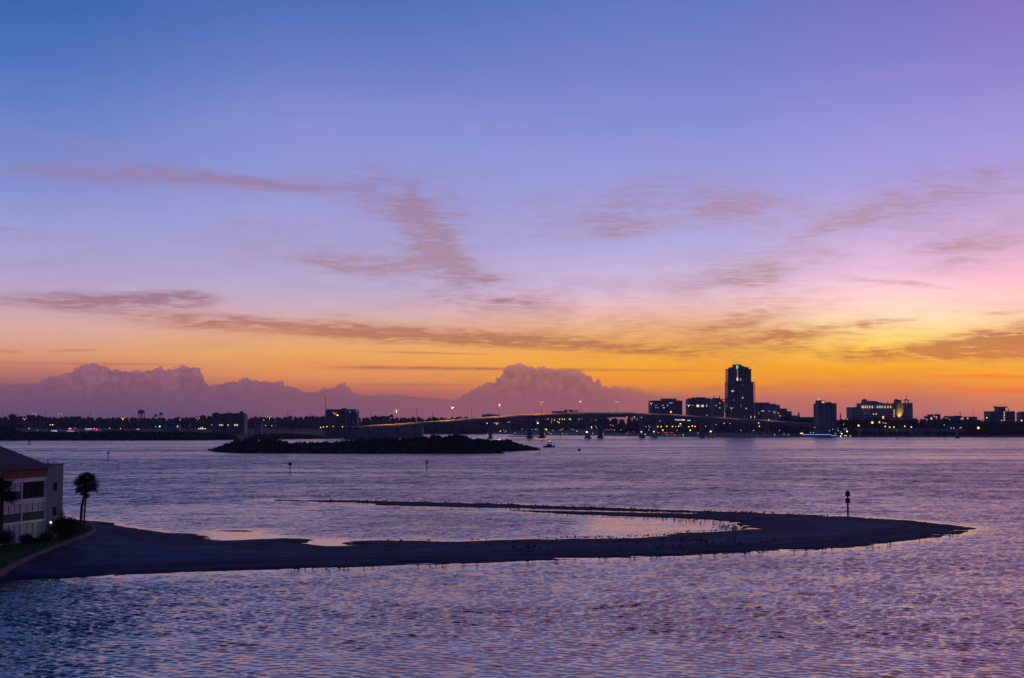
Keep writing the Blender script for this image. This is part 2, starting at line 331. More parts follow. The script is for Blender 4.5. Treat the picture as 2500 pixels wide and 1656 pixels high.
# ------------------------------------------------------------------ mesh helpers
class MB:
    def __init__(s): s.v, s.f = [], []
    def add(s, vs, fs):
        o = len(s.v); s.v += [tuple(p) for p in vs]; s.f += [tuple(i + o for i in f) for f in fs]; return s
    def box(s, x0, x1, y0, y1, z0, z1):
        return s.add([(x0, y0, z0), (x1, y0, z0), (x1, y1, z0), (x0, y1, z0), (x0, y0, z1), (x1, y0, z1), (x1, y1, z1), (x0, y1, z1)],
                     [(0, 3, 2, 1), (4, 5, 6, 7), (0, 1, 5, 4), (1, 2, 6, 5), (2, 3, 7, 6), (3, 0, 4, 7)])
    def frustum(s, x0, x1, y0, y1, z0, X0, X1, Y0, Y1, z1):
        return s.add([(x0, y0, z0), (x1, y0, z0), (x1, y1, z0), (x0, y1, z0), (X0, Y0, z1), (X1, Y0, z1), (X1, Y1, z1), (X0, Y1, z1)],
                     [(0, 3, 2, 1), (4, 5, 6, 7), (0, 1, 5, 4), (1, 2, 6, 5), (2, 3, 7, 6), (3, 0, 4, 7)])
    def hip(s, x0, x1, y0, y1, z0, z1):
        r = min(x1 - x0, y1 - y0) / 2; ym = (y0 + y1) / 2
        if x1 - x0 >= y1 - y0: a, b = (x0 + r, ym, z1), (x1 - r, ym, z1)
        else: a = b = ((x0 + x1) / 2, ym, z1)
        return s.add([(x0, y0, z0), (x1, y0, z0), (x1, y1, z0), (x0, y1, z0), a, b],
                     [(0, 3, 2, 1), (0, 1, 5, 4), (1, 2, 5), (2, 3, 4, 5), (3, 0, 4)])
    def tube(s, pts, rs, n=8, caps=True):
        pts = [Vector(p) for p in pts]
        if isinstance(rs, (int, float)): rs = [rs] * len(pts)
        o = len(s.v)
        for i, p in enumerate(pts):
            d = (pts[min(i + 1, len(pts) - 1)] - pts[max(i - 1, 0)]).normalized()
            a = d.cross(Vector((0, 1, 0)) if abs(d.y) < .9 else Vector((1, 0, 0))).normalized(); b = d.cross(a)
            for k in range(n):
                q = p + (a * math.cos(2 * math.pi * k / n) + b * math.sin(2 * math.pi * k / n)) * rs[i]
                s.v.append(tuple(q))
        for i in range(len(pts) - 1):
            for k in range(n):
                s.f.append((o + i * n + k, o + i * n + (k + 1) % n, o + (i + 1) * n + (k + 1) % n, o + (i + 1) * n + k))
        if caps:
            s.f.append(tuple(o + k for k in range(n))[::-1]); s.f.append(tuple(o + (len(pts) - 1) * n + k for k in range(n)))
        return s
    def ball(s, c, rx, ry, rz, seg=8, rings=5):
        o = len(s.v); s.v.append((c[0], c[1], c[2] - rz))
        for i in range(1, rings):
            t = -math.pi / 2 + math.pi * i / rings
            for k in range(seg):
                a = 2 * math.pi * k / seg
                s.v.append((c[0] + rx * math.cos(t) * math.cos(a), c[1] + ry * math.cos(t) * math.sin(a), c[2] + rz * math.sin(t)))
        s.v.append((c[0], c[1], c[2] + rz)); e = len(s.v) - 1
        for k in range(seg):
            s.f.append((o, o + 1 + (k + 1) % seg, o + 1 + k)); b = o + 1 + (rings - 2) * seg
            s.f.append((e, b + k, b + (k + 1) % seg))
        for i in range(rings - 2):
            for k in range(seg):
                a = o + 1 + i * seg
                s.f.append((a + k, a + (k + 1) % seg, a + seg + (k + 1) % seg, a + seg + k))
        return s
    def leaves(s, c, rx, ry, rz, n, size, shell=.55):
        for _ in range(n):
            while True:
                d = Vector((random.uniform(-1, 1), random.uniform(-1, 1), random.uniform(-1, 1)))
                if .05 < d.length < 1: break
            d.normalize(); k = shell + (1 - shell) * random.random() ** .6
            k *= random.uniform(.85, 1.08)
            p = Vector((c[0] + d.x * rx * k, c[1] + d.y * ry * k, c[2] + d.z * rz * k))
            a = Vector((random.gauss(0, 1), random.gauss(0, 1), random.gauss(0, .7))).normalized() * size * random.uniform(.6, 1.3)
            b = Vector((random.gauss(0, 1), random.gauss(0, 1), random.gauss(0, 1))).cross(a).normalized() * size * random.uniform(.35, .8)
            s.add([p - a * .5, p + b * .5, p + a * .5, p - b * .5], [(0, 1, 2, 3)])
        return s
    def prism(s, poly, z0, z1):
        n = len(poly)
        return s.add([(p[0], p[1], z0) for p in poly] + [(p[0], p[1], z1) for p in poly],
                     [tuple(range(n))[::-1], tuple(range(n, 2 * n))] + [(i, (i + 1) % n, n + (i + 1) % n, n + i) for i in range(n)])
    def build(s, name, m, parent=None, smooth=False, off=None):
        me = bpy.data.meshes.new(name); v = s.v
        if off is not None: v = [(p[0] - off[0], p[1] - off[1], p[2] - off[2]) for p in v]
        me.from_pydata(v, [], s.f)
        me.materials.append(MT[m] if isinstance(m, str) else m)
        if smooth: me.polygons.foreach_set('use_smooth', [True] * len(me.polygons))
        o = bpy.data.objects.new(name, me); COL.objects.link(o)
        if parent is not None: o.parent = parent
        return o
def tag(o, label=None, cat=None, group=None, kind=None):
    if label: o['label'] = label
    if cat: o['category'] = cat
    if group: o['group'] = group
    if kind: o['kind'] = kind
    return o
def thing(name, loc, label, cat, group=None):
    o = bpy.data.objects.new(name, None); COL.objects.link(o); o.location = loc
    o.empty_display_size = .5
    return tag(o, label, cat, group)
def struct(o): o['kind'] = 'structure'; return o
def dup(o, parent=None):
    c = o.copy(); COL.objects.link(c)
    if parent is not None: c.parent = parent
    for ch in o.children: dup(ch, c)
    return c
def inst(name, me, parent, loc, scale=(1, 1, 1), rz=0.0):
    o = bpy.data.objects.new(name, me); COL.objects.link(o); o.parent = parent
    o.location = loc; o.scale = scale; o.rotation_euler = (0, 0, rz); return o
def interp(tbl, x):
    return float(np.interp(x, [a for a, b in tbl], [b for a, b in tbl]))

# ------------------------------------------------------------------ sandbar, lawn and water
def G(lst, z=0.0): return np.array([ground(a, b, z)[:2] for a, b in lst])
BAR = G([(-40, 1428), (30, 1414), (152, 1410), (338, 1402), (650, 1392.5), (800, 1386), (1005, 1380), (1350, 1367.5), (1524, 1361.6), (1800, 1352), (1900, 1349),
         (2066, 1337.5), (2243, 1318), (2347, 1303.5), (2386, 1290), (2350, 1284), (2243, 1273), (2066, 1260), (1800, 1251),
         (1600, 1243.5), (1400, 1237), (1200, 1230), (1000, 1225), (850, 1222), (660, 1220.6), (668, 1223.4), (760, 1225.4), (900, 1229), (931, 1234),
         (1064, 1236.5), (1200, 1241), (1240, 1246), (1300, 1251), (1415, 1257), (1579, 1263), (1689, 1267.5), (1772, 1273), (1805, 1281),
         (1823, 1292), (1772, 1296.5), (1662, 1301), (1579, 1312.5), (1497, 1314.5), (1250, 1318), (1130, 1322.5), (1000, 1320), (900, 1320.5),
         (858, 1322), (832, 1328), (850, 1333), (790, 1333), (750, 1327.5), (764, 1318), (740, 1315.5), (690, 1315), (600, 1318), (545, 1320),
         (515, 1315.5), (492, 1305), (440, 1302), (400, 1300), (340, 1293), (300, 1287), (250, 1274), (225, 1272), (160, 1268), (60, 1268), (-40, 1300)])
CHAN = G([(1180, 1241), (1250, 1241), (1400, 1244.8), (1550, 1248.8), (1665, 1252), (1665, 1253.6), (1550, 1251.5), (1400, 1248.3), (1250, 1246), (1190, 1246)])
ISLET = G([(528, 1296.5), (550, 1295), (590, 1294.6), (622, 1296.5), (628, 1298), (590, 1298.6), (555, 1297.6)])
LAWN = G([(-90, 1440), (-40, 1412), (0, 1392), (60, 1362), (120, 1337), (180, 1315), (218, 1300), (229, 1293), (222, 1286), (200, 1279), (160, 1274),
          (100, 1272), (-90, 1285)], 1.0)
def sdist(poly, X, Y):                  # signed distance to a polygon, positive inside
    d = np.full(X.shape, 1e9); ins = np.zeros(X.shape, bool); n = len(poly)
    for i in range(n):
        a, b = poly[i], poly[(i + 1) % n]; e = b - a
        t = np.clip(((X - a[0]) * e[0] + (Y - a[1]) * e[1]) / max(1e-9, e @ e), 0, 1)
        d = np.minimum(d, np.hypot(X - a[0] - t * e[0], Y - a[1] - t * e[1]))
        c = (a[1] > Y) != (b[1] > Y)
        with np.errstate(divide='ignore', invalid='ignore'):
            ins ^= c & (X < (b[0] - a[0]) * (Y - a[1]) / (b[1] - a[1]) + a[0])
    return np.where(ins, d, -d)
def vnoise(X, Y, s, seed):              # smooth value noise
    r = np.random.default_rng(seed).random((256, 256)); x, y = X / s, Y / s
    xi, yi = np.floor(x).astype(int), np.floor(y).astype(int); fx, fy = x - xi, y - yi
    fx, fy = fx * fx * (3 - 2 * fx), fy * fy * (3 - 2 * fy); g = lambda i, j: r[(xi + i) % 256, (yi + j) % 256]
    return (g(0, 0) * (1 - fx) + g(1, 0) * fx) * (1 - fy) + (g(0, 1) * (1 - fx) + g(1, 1) * fx) * fy
def barsd(X, Y):
    wx = (vnoise(X, Y, 3, 1) - .5) * 1.2; wy = (vnoise(X, Y, 3, 2) - .5) * 2.0
    a = np.minimum(sdist(BAR, X + wx, Y + wy), -sdist(CHAN, X + wx, Y + wy * .5))
    return np.maximum(a, sdist(ISLET, X + wx, Y + wy * .3))
def sandz(X, Y):
    d = barsd(X, Y)
    z = np.where(d > 0, .30 * (1 - np.exp(-d / 5.0)) + .02, np.maximum(d * .12, -1.2))
    z = z + np.where(d > 0, 1, 0) * np.minimum(d / 4, 1) * ((vnoise(X, Y, 9, 3) - .5) * .14 + (vnoise(X, Y, 2.4, 4) - .5) * .05)
    pud = np.clip((vnoise(X / 5.5, Y / 1.3, 1.0, 51) * .65 + vnoise(X / 2.2, Y / .7, 1.0, 52) * .35 - .60) / .2, 0, 1)
    z = z - np.where((d > .3) & (d < 7), .42 * pud * np.exp(-d / 3.2), 0)
    ld = -sdist(LAWN, X, Y)
    return z + np.where(d > -.5, .45 * np.exp(-np.maximum(ld, 0) / 4.0), 0)
def grid_mesh(name, xs, ys, zf, m, attr=None):
    X, Y = np.meshgrid(xs, ys); Z = zf(X, Y); nx, ny = len(xs), len(ys)
    me = bpy.data.meshes.new(name); co = np.stack([X, Y, Z], -1).reshape(-1, 3)
    i = np.arange(nx * ny).reshape(ny, nx)
    q = np.stack([i[:-1, :-1], i[:-1, 1:], i[1:, 1:], i[1:, :-1]], -1).reshape(-1, 4)
    me.vertices.add(len(co)); me.vertices.foreach_set('co', co.ravel())
    me.loops.add(q.size); me.loops.foreach_set('vertex_index', q.ravel())
    me.polygons.add(len(q)); me.polygons.foreach_set('loop_start', np.arange(0, q.size, 4)); me.polygons.foreach_set('loop_total', np.full(len(q), 4))
    me.polygons.foreach_set('use_smooth', np.ones(len(q), bool))
    me.update(); me.validate(); me.materials.append(m)
    if attr:
        for k, fn in attr.items():
            a = me.attributes.new(k, 'FLOAT', 'POINT'); a.data.foreach_set('value', fn(X, Y).astype(np.float32).ravel())
    o = bpy.data.objects.new(name, me); COL.objects.link(o); return o

def nodes(m):
    nt = m.node_tree; L = nt.links
    def N(t, ins=None, **k):
        n = nt.nodes.new(t)
        for a, v in k.items(): setattr(n, a, v)
        for i, v in (ins or {}).items():
            if hasattr(v, 'is_linked') and hasattr(v, 'node'): L.new(v, n.inputs[i])
            else: n.inputs[i].default_value = v
        return n
    return nt, L, N, nt.nodes['Principled BSDF']
def sand_material():
    m = mat('sand', (.2, .19, .18), .9); nt, L, N, b = nodes(m)
    at_ = N('ShaderNodeAttribute', attribute_name='wet')
    tc = N('ShaderNodeTexCoord')
    mp = N('ShaderNodeMapping', {0: tc.outputs['Object'], 'Scale': (.5, 1.6, 1), 'Rotation': (0, 0, .06)})
    n1 = N('ShaderNodeTexNoise', {'Vector': mp.outputs[0], 'Scale': .28, 'Detail': 6.0, 'Roughness': .62})
    n2 = N('ShaderNodeTexNoise', {'Vector': tc.outputs['Object'], 'Scale': .9, 'Detail': 5.0})
    s = N('ShaderNodeMath', {0: n1.outputs['Fac'], 1: .75, 2: at_.outputs['Fac']}, operation='MULTIPLY_ADD')
    s2 = N('ShaderNodeMath', {0: n2.outputs['Fac'], 1: .16, 2: s.outputs[0]}, operation='MULTIPLY_ADD')
    r = N('ShaderNodeValToRGB', {0: s2.outputs[0]}); cr = r.color_ramp
    for p, c in ((.34, (.070, .115, .175, 1)), (.50, (.028, .055, .105, 1)), (.74, (.014, .030, .062, 1)), (.98, (.010, .020, .036, 1))):
        e = cr.elements.new(p); e.color = c
    cr.elements.remove(cr.elements[0]); cr.elements.remove(cr.elements[-1])
    L.new(r.outputs[0], b.inputs['Base Color'])
    bp = N('ShaderNodeBump', {'Height': n2.outputs['Fac'], 'Strength': .5, 'Distance': .12}); L.new(bp.outputs[0], b.inputs['Normal'])
    b.inputs['Specular IOR Level'].default_value = .15
    return m
def wetness(X, Y):
    d = barsd(X, Y); w = np.exp(-np.maximum(d, 0) / 1.6)
    w += .6 * np.exp(-((d - 5.5 - 2 * vnoise(X, Y, 14, 8)) / 1.3) ** 2)          # the dark tide line
    w += .45 * np.exp(-((d - 9 - 2 * vnoise(X, Y, 11, 9)) / .9) ** 2)
    return np.clip(w, 0, 1)
sand = struct(grid_mesh('sandbar', np.arange(-92, 112, .8), np.arange(132, 330, .8), sandz, sand_material(), {'wet': wetness}))

def water_material():
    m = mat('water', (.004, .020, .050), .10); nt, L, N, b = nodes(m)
    b.inputs['IOR'].default_value = 2.6; b.inputs['Specular Tint'].default_value = (1, .58, .46, 1)  # reflected pink is put into the tint; index and coat brighten the sheen
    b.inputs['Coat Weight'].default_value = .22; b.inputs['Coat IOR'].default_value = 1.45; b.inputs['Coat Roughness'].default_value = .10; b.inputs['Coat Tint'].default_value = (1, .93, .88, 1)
    tc = N('ShaderNodeTexCoord'); P = tc.outputs['Object']
    micro = N('ShaderNodeAttribute', attribute_name='micro').outputs['Fac']
    def slope(scale, sx, sy, rot, detail, rough, amp):
        mp = N('ShaderNodeMapping', {0: P, 'Scale': (sx, sy, 1), 'Rotation': (0, 0, rot)})
        n = N('ShaderNodeTexNoise', {'Vector': mp.outputs[0], 'Scale': scale, 'Detail': detail, 'Roughness': rough})
        v = N('ShaderNodeVectorMath', {0: n.outputs['Color'], 1: (.5, .5, .5)}, operation='SUBTRACT')
        return N('ShaderNodeVectorMath', {0: v.outputs[0], 1: amp}, operation='MULTIPLY').outputs[0]
    sl = N('ShaderNodeVectorMath', {0: slope(1.1, .6, 1.0, .2, 3.0, .6, (3.6, 5.6, 0)), 1: slope(3.6, .7, 1.0, -.2, 2.0, .6, (2.2, 3.0, 0))}, operation='ADD').outputs[0]
    sl = N('ShaderNodeVectorMath', {0: sl, 1: N('ShaderNodeCombineXYZ', {0: micro, 1: micro, 2: 0.0}).outputs[0]}, operation='MULTIPLY').outputs[0]
    geo = N('ShaderNodeNewGeometry')
    nv = N('ShaderNodeVectorMath', {0: N('ShaderNodeVectorMath', {0: sl, 1: geo.outputs['Normal']}, operation='ADD').outputs[0]}, operation='NORMALIZE')
    rg = N('ShaderNodeAttribute', attribute_name='ripple').outputs['Fac']; L.new(rg, b.inputs['Roughness']); L.new(rg, b.inputs['Coat Roughness'])
    L.new(nv.outputs[0], b.inputs['Normal']); L.new(nv.outputs[0], b.inputs['Coat Normal'])
    return m
def calmness(X, Y):
    c = np.zeros(X.shape); k = (Y > 135) & (Y < 335) & (np.abs(X) < 120)
    xk, yk = X[k], Y[k]
    d = -barsd(xk, yk); q = .92 * np.exp(-np.maximum(d, 0) / 3.5)
    lag = sdist(G([(1400, 1258), (1823, 1270), (1830, 1296), (1579, 1313), (1330, 1316)]), xk, yk)
    pool = np.maximum(sdist(G([(470, 1296), (640, 1297), (740, 1312), (880, 1317), (870, 1336), (740, 1336), (700, 1318), (520, 1324)]), xk, yk), -9)
    c[k] = np.maximum(np.maximum(q, .72 * np.clip(lag / 6, 0, 1)), .85 * np.clip((pool + 1) / 3, 0, 1))
    return np.clip(c, 0, .96)
def gusts(X, Y):                        # broad wind streaks and smooth slicks across the bay
    g = .55 * vnoise(X + .35 * Y, Y, 1, 21) * 0
    u, v = X * .98 + Y * .18, Y - X * .10
    g = .5 * vnoise(u / 5.5, v, 16, 31) + .3 * vnoise(u / 5, v, 6, 32) + .2 * vnoise(u / 3, v, 2.5, 33)
    v2 = v + 14 * (vnoise(X, Y, 130, 38) - .5)
    f = .34 * vnoise(u / 7, v2, 60, 34) + .30 * vnoise(u / 6, v2, 24, 35) + .22 * vnoise(u / 5, v2, 9, 36) + .14 * vnoise(X / 2, Y, 6, 37)
    t = np.clip((Y - 250) / 250, 0, 1); g = g * (1 - t) + f * t
    return np.clip((g - .30) / .32, 0, 1)
def waves():
    ys = [66.0]
    while ys[-1] < 1480: ys.append(ys[-1] + max(.18, .07 + .00110 * ys[-1]))
    ys = np.array(ys); u = np.linspace(-1, 1, 900)
    Y = np.repeat(ys[:, None], len(u), 1); X = u[None, :] * (.42 * Y + 14)
    corner = np.clip((sdist(G([(-400, 1424), (300, 1424), (430, 1432), (330, 1540), (240, 1700), (-500, 1700)]), X, Y) + 2) / 7, 0, 1)
    dy = np.maximum(.18, .07 + .00110 * ys)[:, None]
    calm = calmness(X, Y); gu = gusts(X, Y)
    lane = np.clip((Y - 230) / 200, 0, 1); amp = (1 - calm) * (.66 - .32 * lane + (.34 + .46 * lane) * gu) * np.clip(1.25 - Y / 3000, .7, 1.1)
    r = np.random.default_rng(5); Z = np.zeros(X.shape, np.float32); Xf, Yf = X.astype(np.float32), Y.astype(np.float32)
    n = 64; lost = np.zeros(ys.shape)
    for i in range(n):
        lam = .42 * (1.35 / .42) ** ((i + r.random()) / n); k = 2 * math.pi / lam
        a = math.radians(262) + r.normal() * .62
        sl = SLOPE * math.sqrt(2.0 / n) * 1.0
        w = np.clip(lam / (2.4 * dy) - .35, 0, 1); lost += (sl * (1 - w[:, 0])) ** 2 / 2
        Z += (w * (sl / k)).astype(np.float32) * np.sin(np.float32(k * math.cos(a)) * Xf + np.float32(k * math.sin(a)) * Yf + np.float32(r.random() * 6.28))
    patch = vnoise(X / 1.6, Y, 2.3, 41) * .6 + vnoise(X / 1.5, Y, 1.1, 42) * .4
    patch = .8 + .45 * np.clip((patch - .42) / .4, 0, 1) ** 1.3
    rise_ = np.clip((Y - 120) / 170, 0, 1); Z2 = np.zeros(X.shape, np.float32)
    for i in range(44):                     # longer wavelets in the open bay
        lam = 1.3 * (6.0 / 1.3) ** ((i + r.random()) / 44); k = 2 * math.pi / lam; a = math.radians(264) + r.normal() * .55
        w = np.clip(lam / (2.4 * dy) - .35, 0, 1)
        Z2 += (w * (.080 * math.sqrt(2.0 / 44) / k)).astype(np.float32) * np.sin(np.float32(k * math.cos(a)) * Xf + np.float32(k * math.sin(a)) * Yf + np.float32(r.random() * 6.28))
    Z = Z + Z2 * rise_
    sp = .28 * vnoise(X / 1.5, Y, 1.7, 61) + .32 * vnoise(X / 1.4, Y, 4.0, 62) + .26 * vnoise(X / 1.6, Y, 8.0, 63) + .14 * vnoise(X / 2.2, Y, 20.0, 64)
    sp = np.clip((sp - .5) * 2.6 + .5, 0, 1); amp = amp * (.78 - .18 * lane + (.48 + .32 * lane) * sp)
    Z = Z * amp * patch
    Z = Z * (1 + 1.0 * corner); amp = amp * (1 + 1.6 * corner)
    mic = (.035 + np.sqrt(lost)[:, None] * 1.35) * amp
    rough = np.sqrt(.007 + .50 * np.clip(np.sqrt(lost)[:, None] - .035, 0, 1) * amp)
    return X, Y, Z, mic, rough
SLOPE = .18
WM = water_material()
_X, _Y, _Z, _M, _R = waves()
def raw_mesh(name, X, Y, Z, m, attrs):
    me = bpy.data.meshes.new(name); ny, nx = X.shape; co = np.stack([X, Y, Z], -1).reshape(-1, 3).astype(np.float32)
    i = np.arange(nx * ny, dtype=np.int32).reshape(ny, nx); q = np.stack([i[:-1, :-1], i[:-1, 1:], i[1:, 1:], i[1:, :-1]], -1).reshape(-1)
    me.vertices.add(len(co)); me.vertices.foreach_set('co', co.ravel()); me.loops.add(q.size); me.loops.foreach_set('vertex_index', q)
    n = q.size // 4; me.polygons.add(n); me.polygons.foreach_set('loop_start', np.arange(0, q.size, 4, dtype=np.int32)); me.polygons.foreach_set('loop_total', np.full(n, 4, np.int32))
    me.polygons.foreach_set('use_smooth', np.ones(n, bool)); me.update(); me.materials.append(m)
    for k, v in attrs.items():
        a = me.attributes.new(k, 'FLOAT', 'POINT'); a.data.foreach_set('value', v.astype(np.float32).ravel())
    o = bpy.data.objects.new(name, me); COL.objects.link(o); return o
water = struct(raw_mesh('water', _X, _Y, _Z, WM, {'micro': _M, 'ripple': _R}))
xs = np.concatenate([np.linspace(-4000, -1200, 8), np.linspace(-1000, 1000, 40), np.linspace(1200, 4000, 8)])
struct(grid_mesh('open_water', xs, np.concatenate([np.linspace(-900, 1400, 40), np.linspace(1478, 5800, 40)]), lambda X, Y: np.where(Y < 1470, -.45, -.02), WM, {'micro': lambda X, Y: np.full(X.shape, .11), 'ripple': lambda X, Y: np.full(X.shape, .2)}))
struct(grid_mesh('bay_bed', np.linspace(-4000, 4000, 5), np.linspace(-900, 5800, 5), lambda X, Y: np.full(X.shape, -2.5), MT['asphalt']))

# lawn, with its kerb-like sea wall
lw = MB().prism([tuple(p) for p in LAWN], -1.5, 1.0)
struct(lw.build('lawn', 'grass'))
gm = MB()
lawn_d = None
for _ in range(9000):
    t = random.random(); i = random.randrange(0, 8)
    a, b2 = LAWN[i], LAWN[i + 1]; q = a + (b2 - a) * t; k = random.random() ** 1.5 * 16
    p = np.array([q[0] - k * .93, q[1] + k * .36])
    h = random.uniform(.05, .14); w = random.uniform(.02, .05); an = random.uniform(0, 3.14)
    gm.add([(p[0] - w * math.cos(an), p[1] - w * math.sin(an), .99), (p[0] + w * math.cos(an), p[1] + w * math.sin(an), .99),
            (p[0] + random.uniform(-.05, .05), p[1] + random.uniform(-.05, .05), 1 + h)], [(0, 1, 2)])
tag(gm.build('grass', 'grass'), 'short green grass on the lawn inside the curved sea wall', 'grass', kind='stuff')
wl = MB(); path = [Vector((p[0], p[1], 0)) for p in LAWN[:11]]
for i in range(len(path)):
    d = (path[min(i + 1, len(path) - 1)] - path[max(i - 1, 0)]).normalized(); nrm = Vector((d.y, -d.x, 0))
    o = path[i] + nrm * .38; q = path[i] + nrm * .02
    wl.v += [(o.x, o.y, -1.2), (o.x, o.y, 1.10), (q.x, q.y, 1.10), (q.x, q.y, -1.2)]
    if i:
        b0 = 4 * (i - 1)
        wl.f += [(b0 + k, b0 + 4 + k, b0 + 4 + (k + 1) % 4, b0 + (k + 1) % 4) for k in range(4)]
wl.f += [(0, 1, 2, 3), tuple(4 * (len(path) - 1) + k for k in (3, 2, 1, 0))]
tag(wl.build('sea_wall', mat('sea_wall_concrete', (.15, .115, .11), .9, noise=.35, nscale=.8)), 'low curved concrete sea wall between the lawn and the sand', 'wall')

# ------------------------------------------------------------------ apartment building on the left
def condo():
    P1 = Vector(((116 - 1250) / FPX * 192, 192, 0)); ang = math.atan2(.98, .21)
    r = thing('apartment_building', (P1.x, P1.y, 1.0), 'three storey apartment building with hipped shingle roof and shuttered balconies behind the lawn', 'building')
    r.rotation_euler = (0, 0, ang)
    L_ = 34.0; bay = 5.7
    zs = [0.0, 2.85, 5.7, 8.4]                                  # floor levels over the lawn
    def B(name, m, *bx, parent=r, label=None):
        mb = MB()
        for q in bx: mb.box(*q)
        o = mb.build(name, m, parent)
        if label: o['label'] = label
        return o
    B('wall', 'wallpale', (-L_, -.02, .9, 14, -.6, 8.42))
    B('fascia', 'brick', (-L_ - .25, .22, -.28, 14.2, 8.42, 9.62), label='red brown band under the eaves')
    roof = MB(); roof.hip(-L_ - .7, .65, -.75, 14.8, 9.72, 14.2).build('roof', 'roofslate', r)
    B('eave', 'dark', (-L_ - .68, .62, -.72, 14.75, 9.55, 9.715))
    for z in zs[1:]:
        B('balcony_slab', 'white', (-L_, -.05, -.16, .88, z - .34 if z < 8 else z - .24, z - .04 if z < 8 else z + .01))
    nb = int(L_ / bay)
    for i in range(nb + 1):
        x = -.10 - i * bay
        for za, zb in ((-.5, zs[1] - .345), (zs[1] - .035, zs[2] - .345), (zs[2] - .035, zs[3] - .245)): B('post', 'white', (x - .16, x + .10, -.06, .14, za, zb))
    for i in range(nb):
        x1 = -.28 - i * bay; x0 = x1 - bay + .30; w = (x1 - x0) / 4
        for f in range(3):
            z0, z1 = zs[f] + .02, zs[f + 1] - .36
            if f == 2: z1 = zs[3] - .26
            if f == 2 and i == 0:
                for k in range(4):
                    fr = B('window', 'dark', (x0 + k * w, x0 + k * w + .07, .10, .18, z0, z1), (x0 + k * w + .07, x0 + (k + 1) * w, .10, .18, z1 - .07, z1), (x0 + k * w + .07, x0 + (k + 1) * w, .10, .18, z0, z0 + .07))
                    B('pane', 'screen', (x0 + k * w + .071, x0 + (k + 1) * w - .001, .13, .15, z0 + .071, z1 - .071), parent=fr)
                continue
            zr = z0 + (z1 - z0) * (.44 if f else 0)
            for k in range(4):
                B('shutter', 'shutter', (x0 + k * w + .05, x0 + (k + 1) * w - .05, .06 + .02 * (k % 2), .12 + .02 * (k % 2), zr + .02, z1))
                if f: B('railing_panel', 'rail', (x0 + k * w + .03, x0 + (k + 1) * w - .03, -.02, .03, z0, zr))
            for k in range(1, 4): B('mullion', 'dark', (x0 + k * w - .03, x0 + k * w + .03, .02, .15, z0, z1))
    for i in range(nb):
        x1 = -.28 - i * bay; x0 = x1 - bay + .30
        for f in (1, 2):
            z1 = zs[f + 1] - (.36 if f < 2 else .26)
            B('shutter_box', 'white', (x0, x1, -.10, .055, z1 - .27, z1 - .002))
            if (i, f) != (0, 2): B('handrail', 'white', (x0, x1, -.05, -.022, zs[f] + (z1 - zs[f]) * .44 - .02, zs[f] + (z1 - zs[f]) * .44 + .05))
    B('gutter', 'dark', (-L_ - .7, .66, -.86, -.725, 9.57, 9.70))
    for x in (-.42, -.42 - 2 * bay): MB().tube([(x, -.24, -.6), (x, -.24, 8.4), (x, -.62, 9.5)], .05, 6).build('downpipe', 'white', r)
    # stair tower at the far end
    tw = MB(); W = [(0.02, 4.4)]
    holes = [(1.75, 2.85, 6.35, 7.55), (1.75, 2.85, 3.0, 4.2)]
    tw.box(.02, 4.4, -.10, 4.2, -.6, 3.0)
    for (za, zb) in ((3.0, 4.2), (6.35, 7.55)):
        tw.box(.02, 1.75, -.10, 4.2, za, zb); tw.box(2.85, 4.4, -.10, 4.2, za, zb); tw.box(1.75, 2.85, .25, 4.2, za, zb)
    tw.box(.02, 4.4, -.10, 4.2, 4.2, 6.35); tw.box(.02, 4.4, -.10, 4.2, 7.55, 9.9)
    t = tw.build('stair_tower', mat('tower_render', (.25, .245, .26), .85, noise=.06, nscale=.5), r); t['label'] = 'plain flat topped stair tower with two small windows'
    B('coping', 'dark', (-.02, 4.46, -.15, .12, 9.9, 10.02), (-.02, 4.46, 4.0, 4.25, 9.9, 10.02), (4.2, 4.46, .12, 4.0, 9.9, 10.02), parent=t)
    for (a, b_, za, zb) in holes:
        f = B('window', 'dark', (a, a + .06, -.02, .05, za, zb), (b_ - .06, b_, -.02, .05, za, zb), (a + .06, b_ - .06, -.02, .05, zb - .06, zb), (a + .06, b_ - .06, -.02, .05, za, za + .06), ((a + b_) / 2 - .03, (a + b_) / 2 + .03, -.02, .05, za + .06, zb - .06), parent=t)
    for (a, b_, za, zb) in holes: B('pane', 'screen', (a + .061, b_ - .061, .06, .08, za + .061, zb - .061), parent=t)
    MB().tube([(2.6, 1.2, 9.9), (2.6, 1.2, 10.6)], .07).build('vent_pipe', 'dark', r)
condo()

# ------------------------------------------------------------------ shrubs, palms
def shrub(px, py, D, rx, rz, label, m='leaf', n=900, size=.22, group=None, stems=True, lift=0):
    g = at(px, py, D); z0 = 1.0
    r = thing('shrub', (g.x, D, z0), label, 'shrub', group)
    c = MB(); c.leaves((0, 0, rz * .95 + lift), rx, rx * .9, rz, n, size, .5)
    for k in range(7):
        a = random.uniform(0, 6.28); c.leaves((math.cos(a) * rx * .45, math.sin(a) * rx * .4, lift + rz * random.uniform(.6, 1.4)), rx * .55, rx * .5, rz * .55, n // 8, size, .3)
    c.ball((0, 0, rz * .9 + lift), rx * .6, rx * .55, rz * .6, 10, 6)
    c.build('foliage', m, r)
    s = MB()
    for k in range(3): s.tube([(0.05 * k, 0, -.2), (random.uniform(-.3, .3), random.uniform(-.2, .2), lift + rz * .8)], [.07, .04], 5)
    s.build('stem', 'bark', r)
    return r
shrub(12, 1300, 176, 1.45, 1.15, 'round clipped shrub at the left edge in front of the balconies', size=.16, n=1200, lift=.4)
shrub(63, 1306, 182, 1.0, .85, 'middle round clipped shrub below the white ground floor shutters', size=.14, n=900)
shrub(113, 1300, 187, 1.05, .75, 'low clipped shrub at the corner of the apartment building', size=.14, n=900)
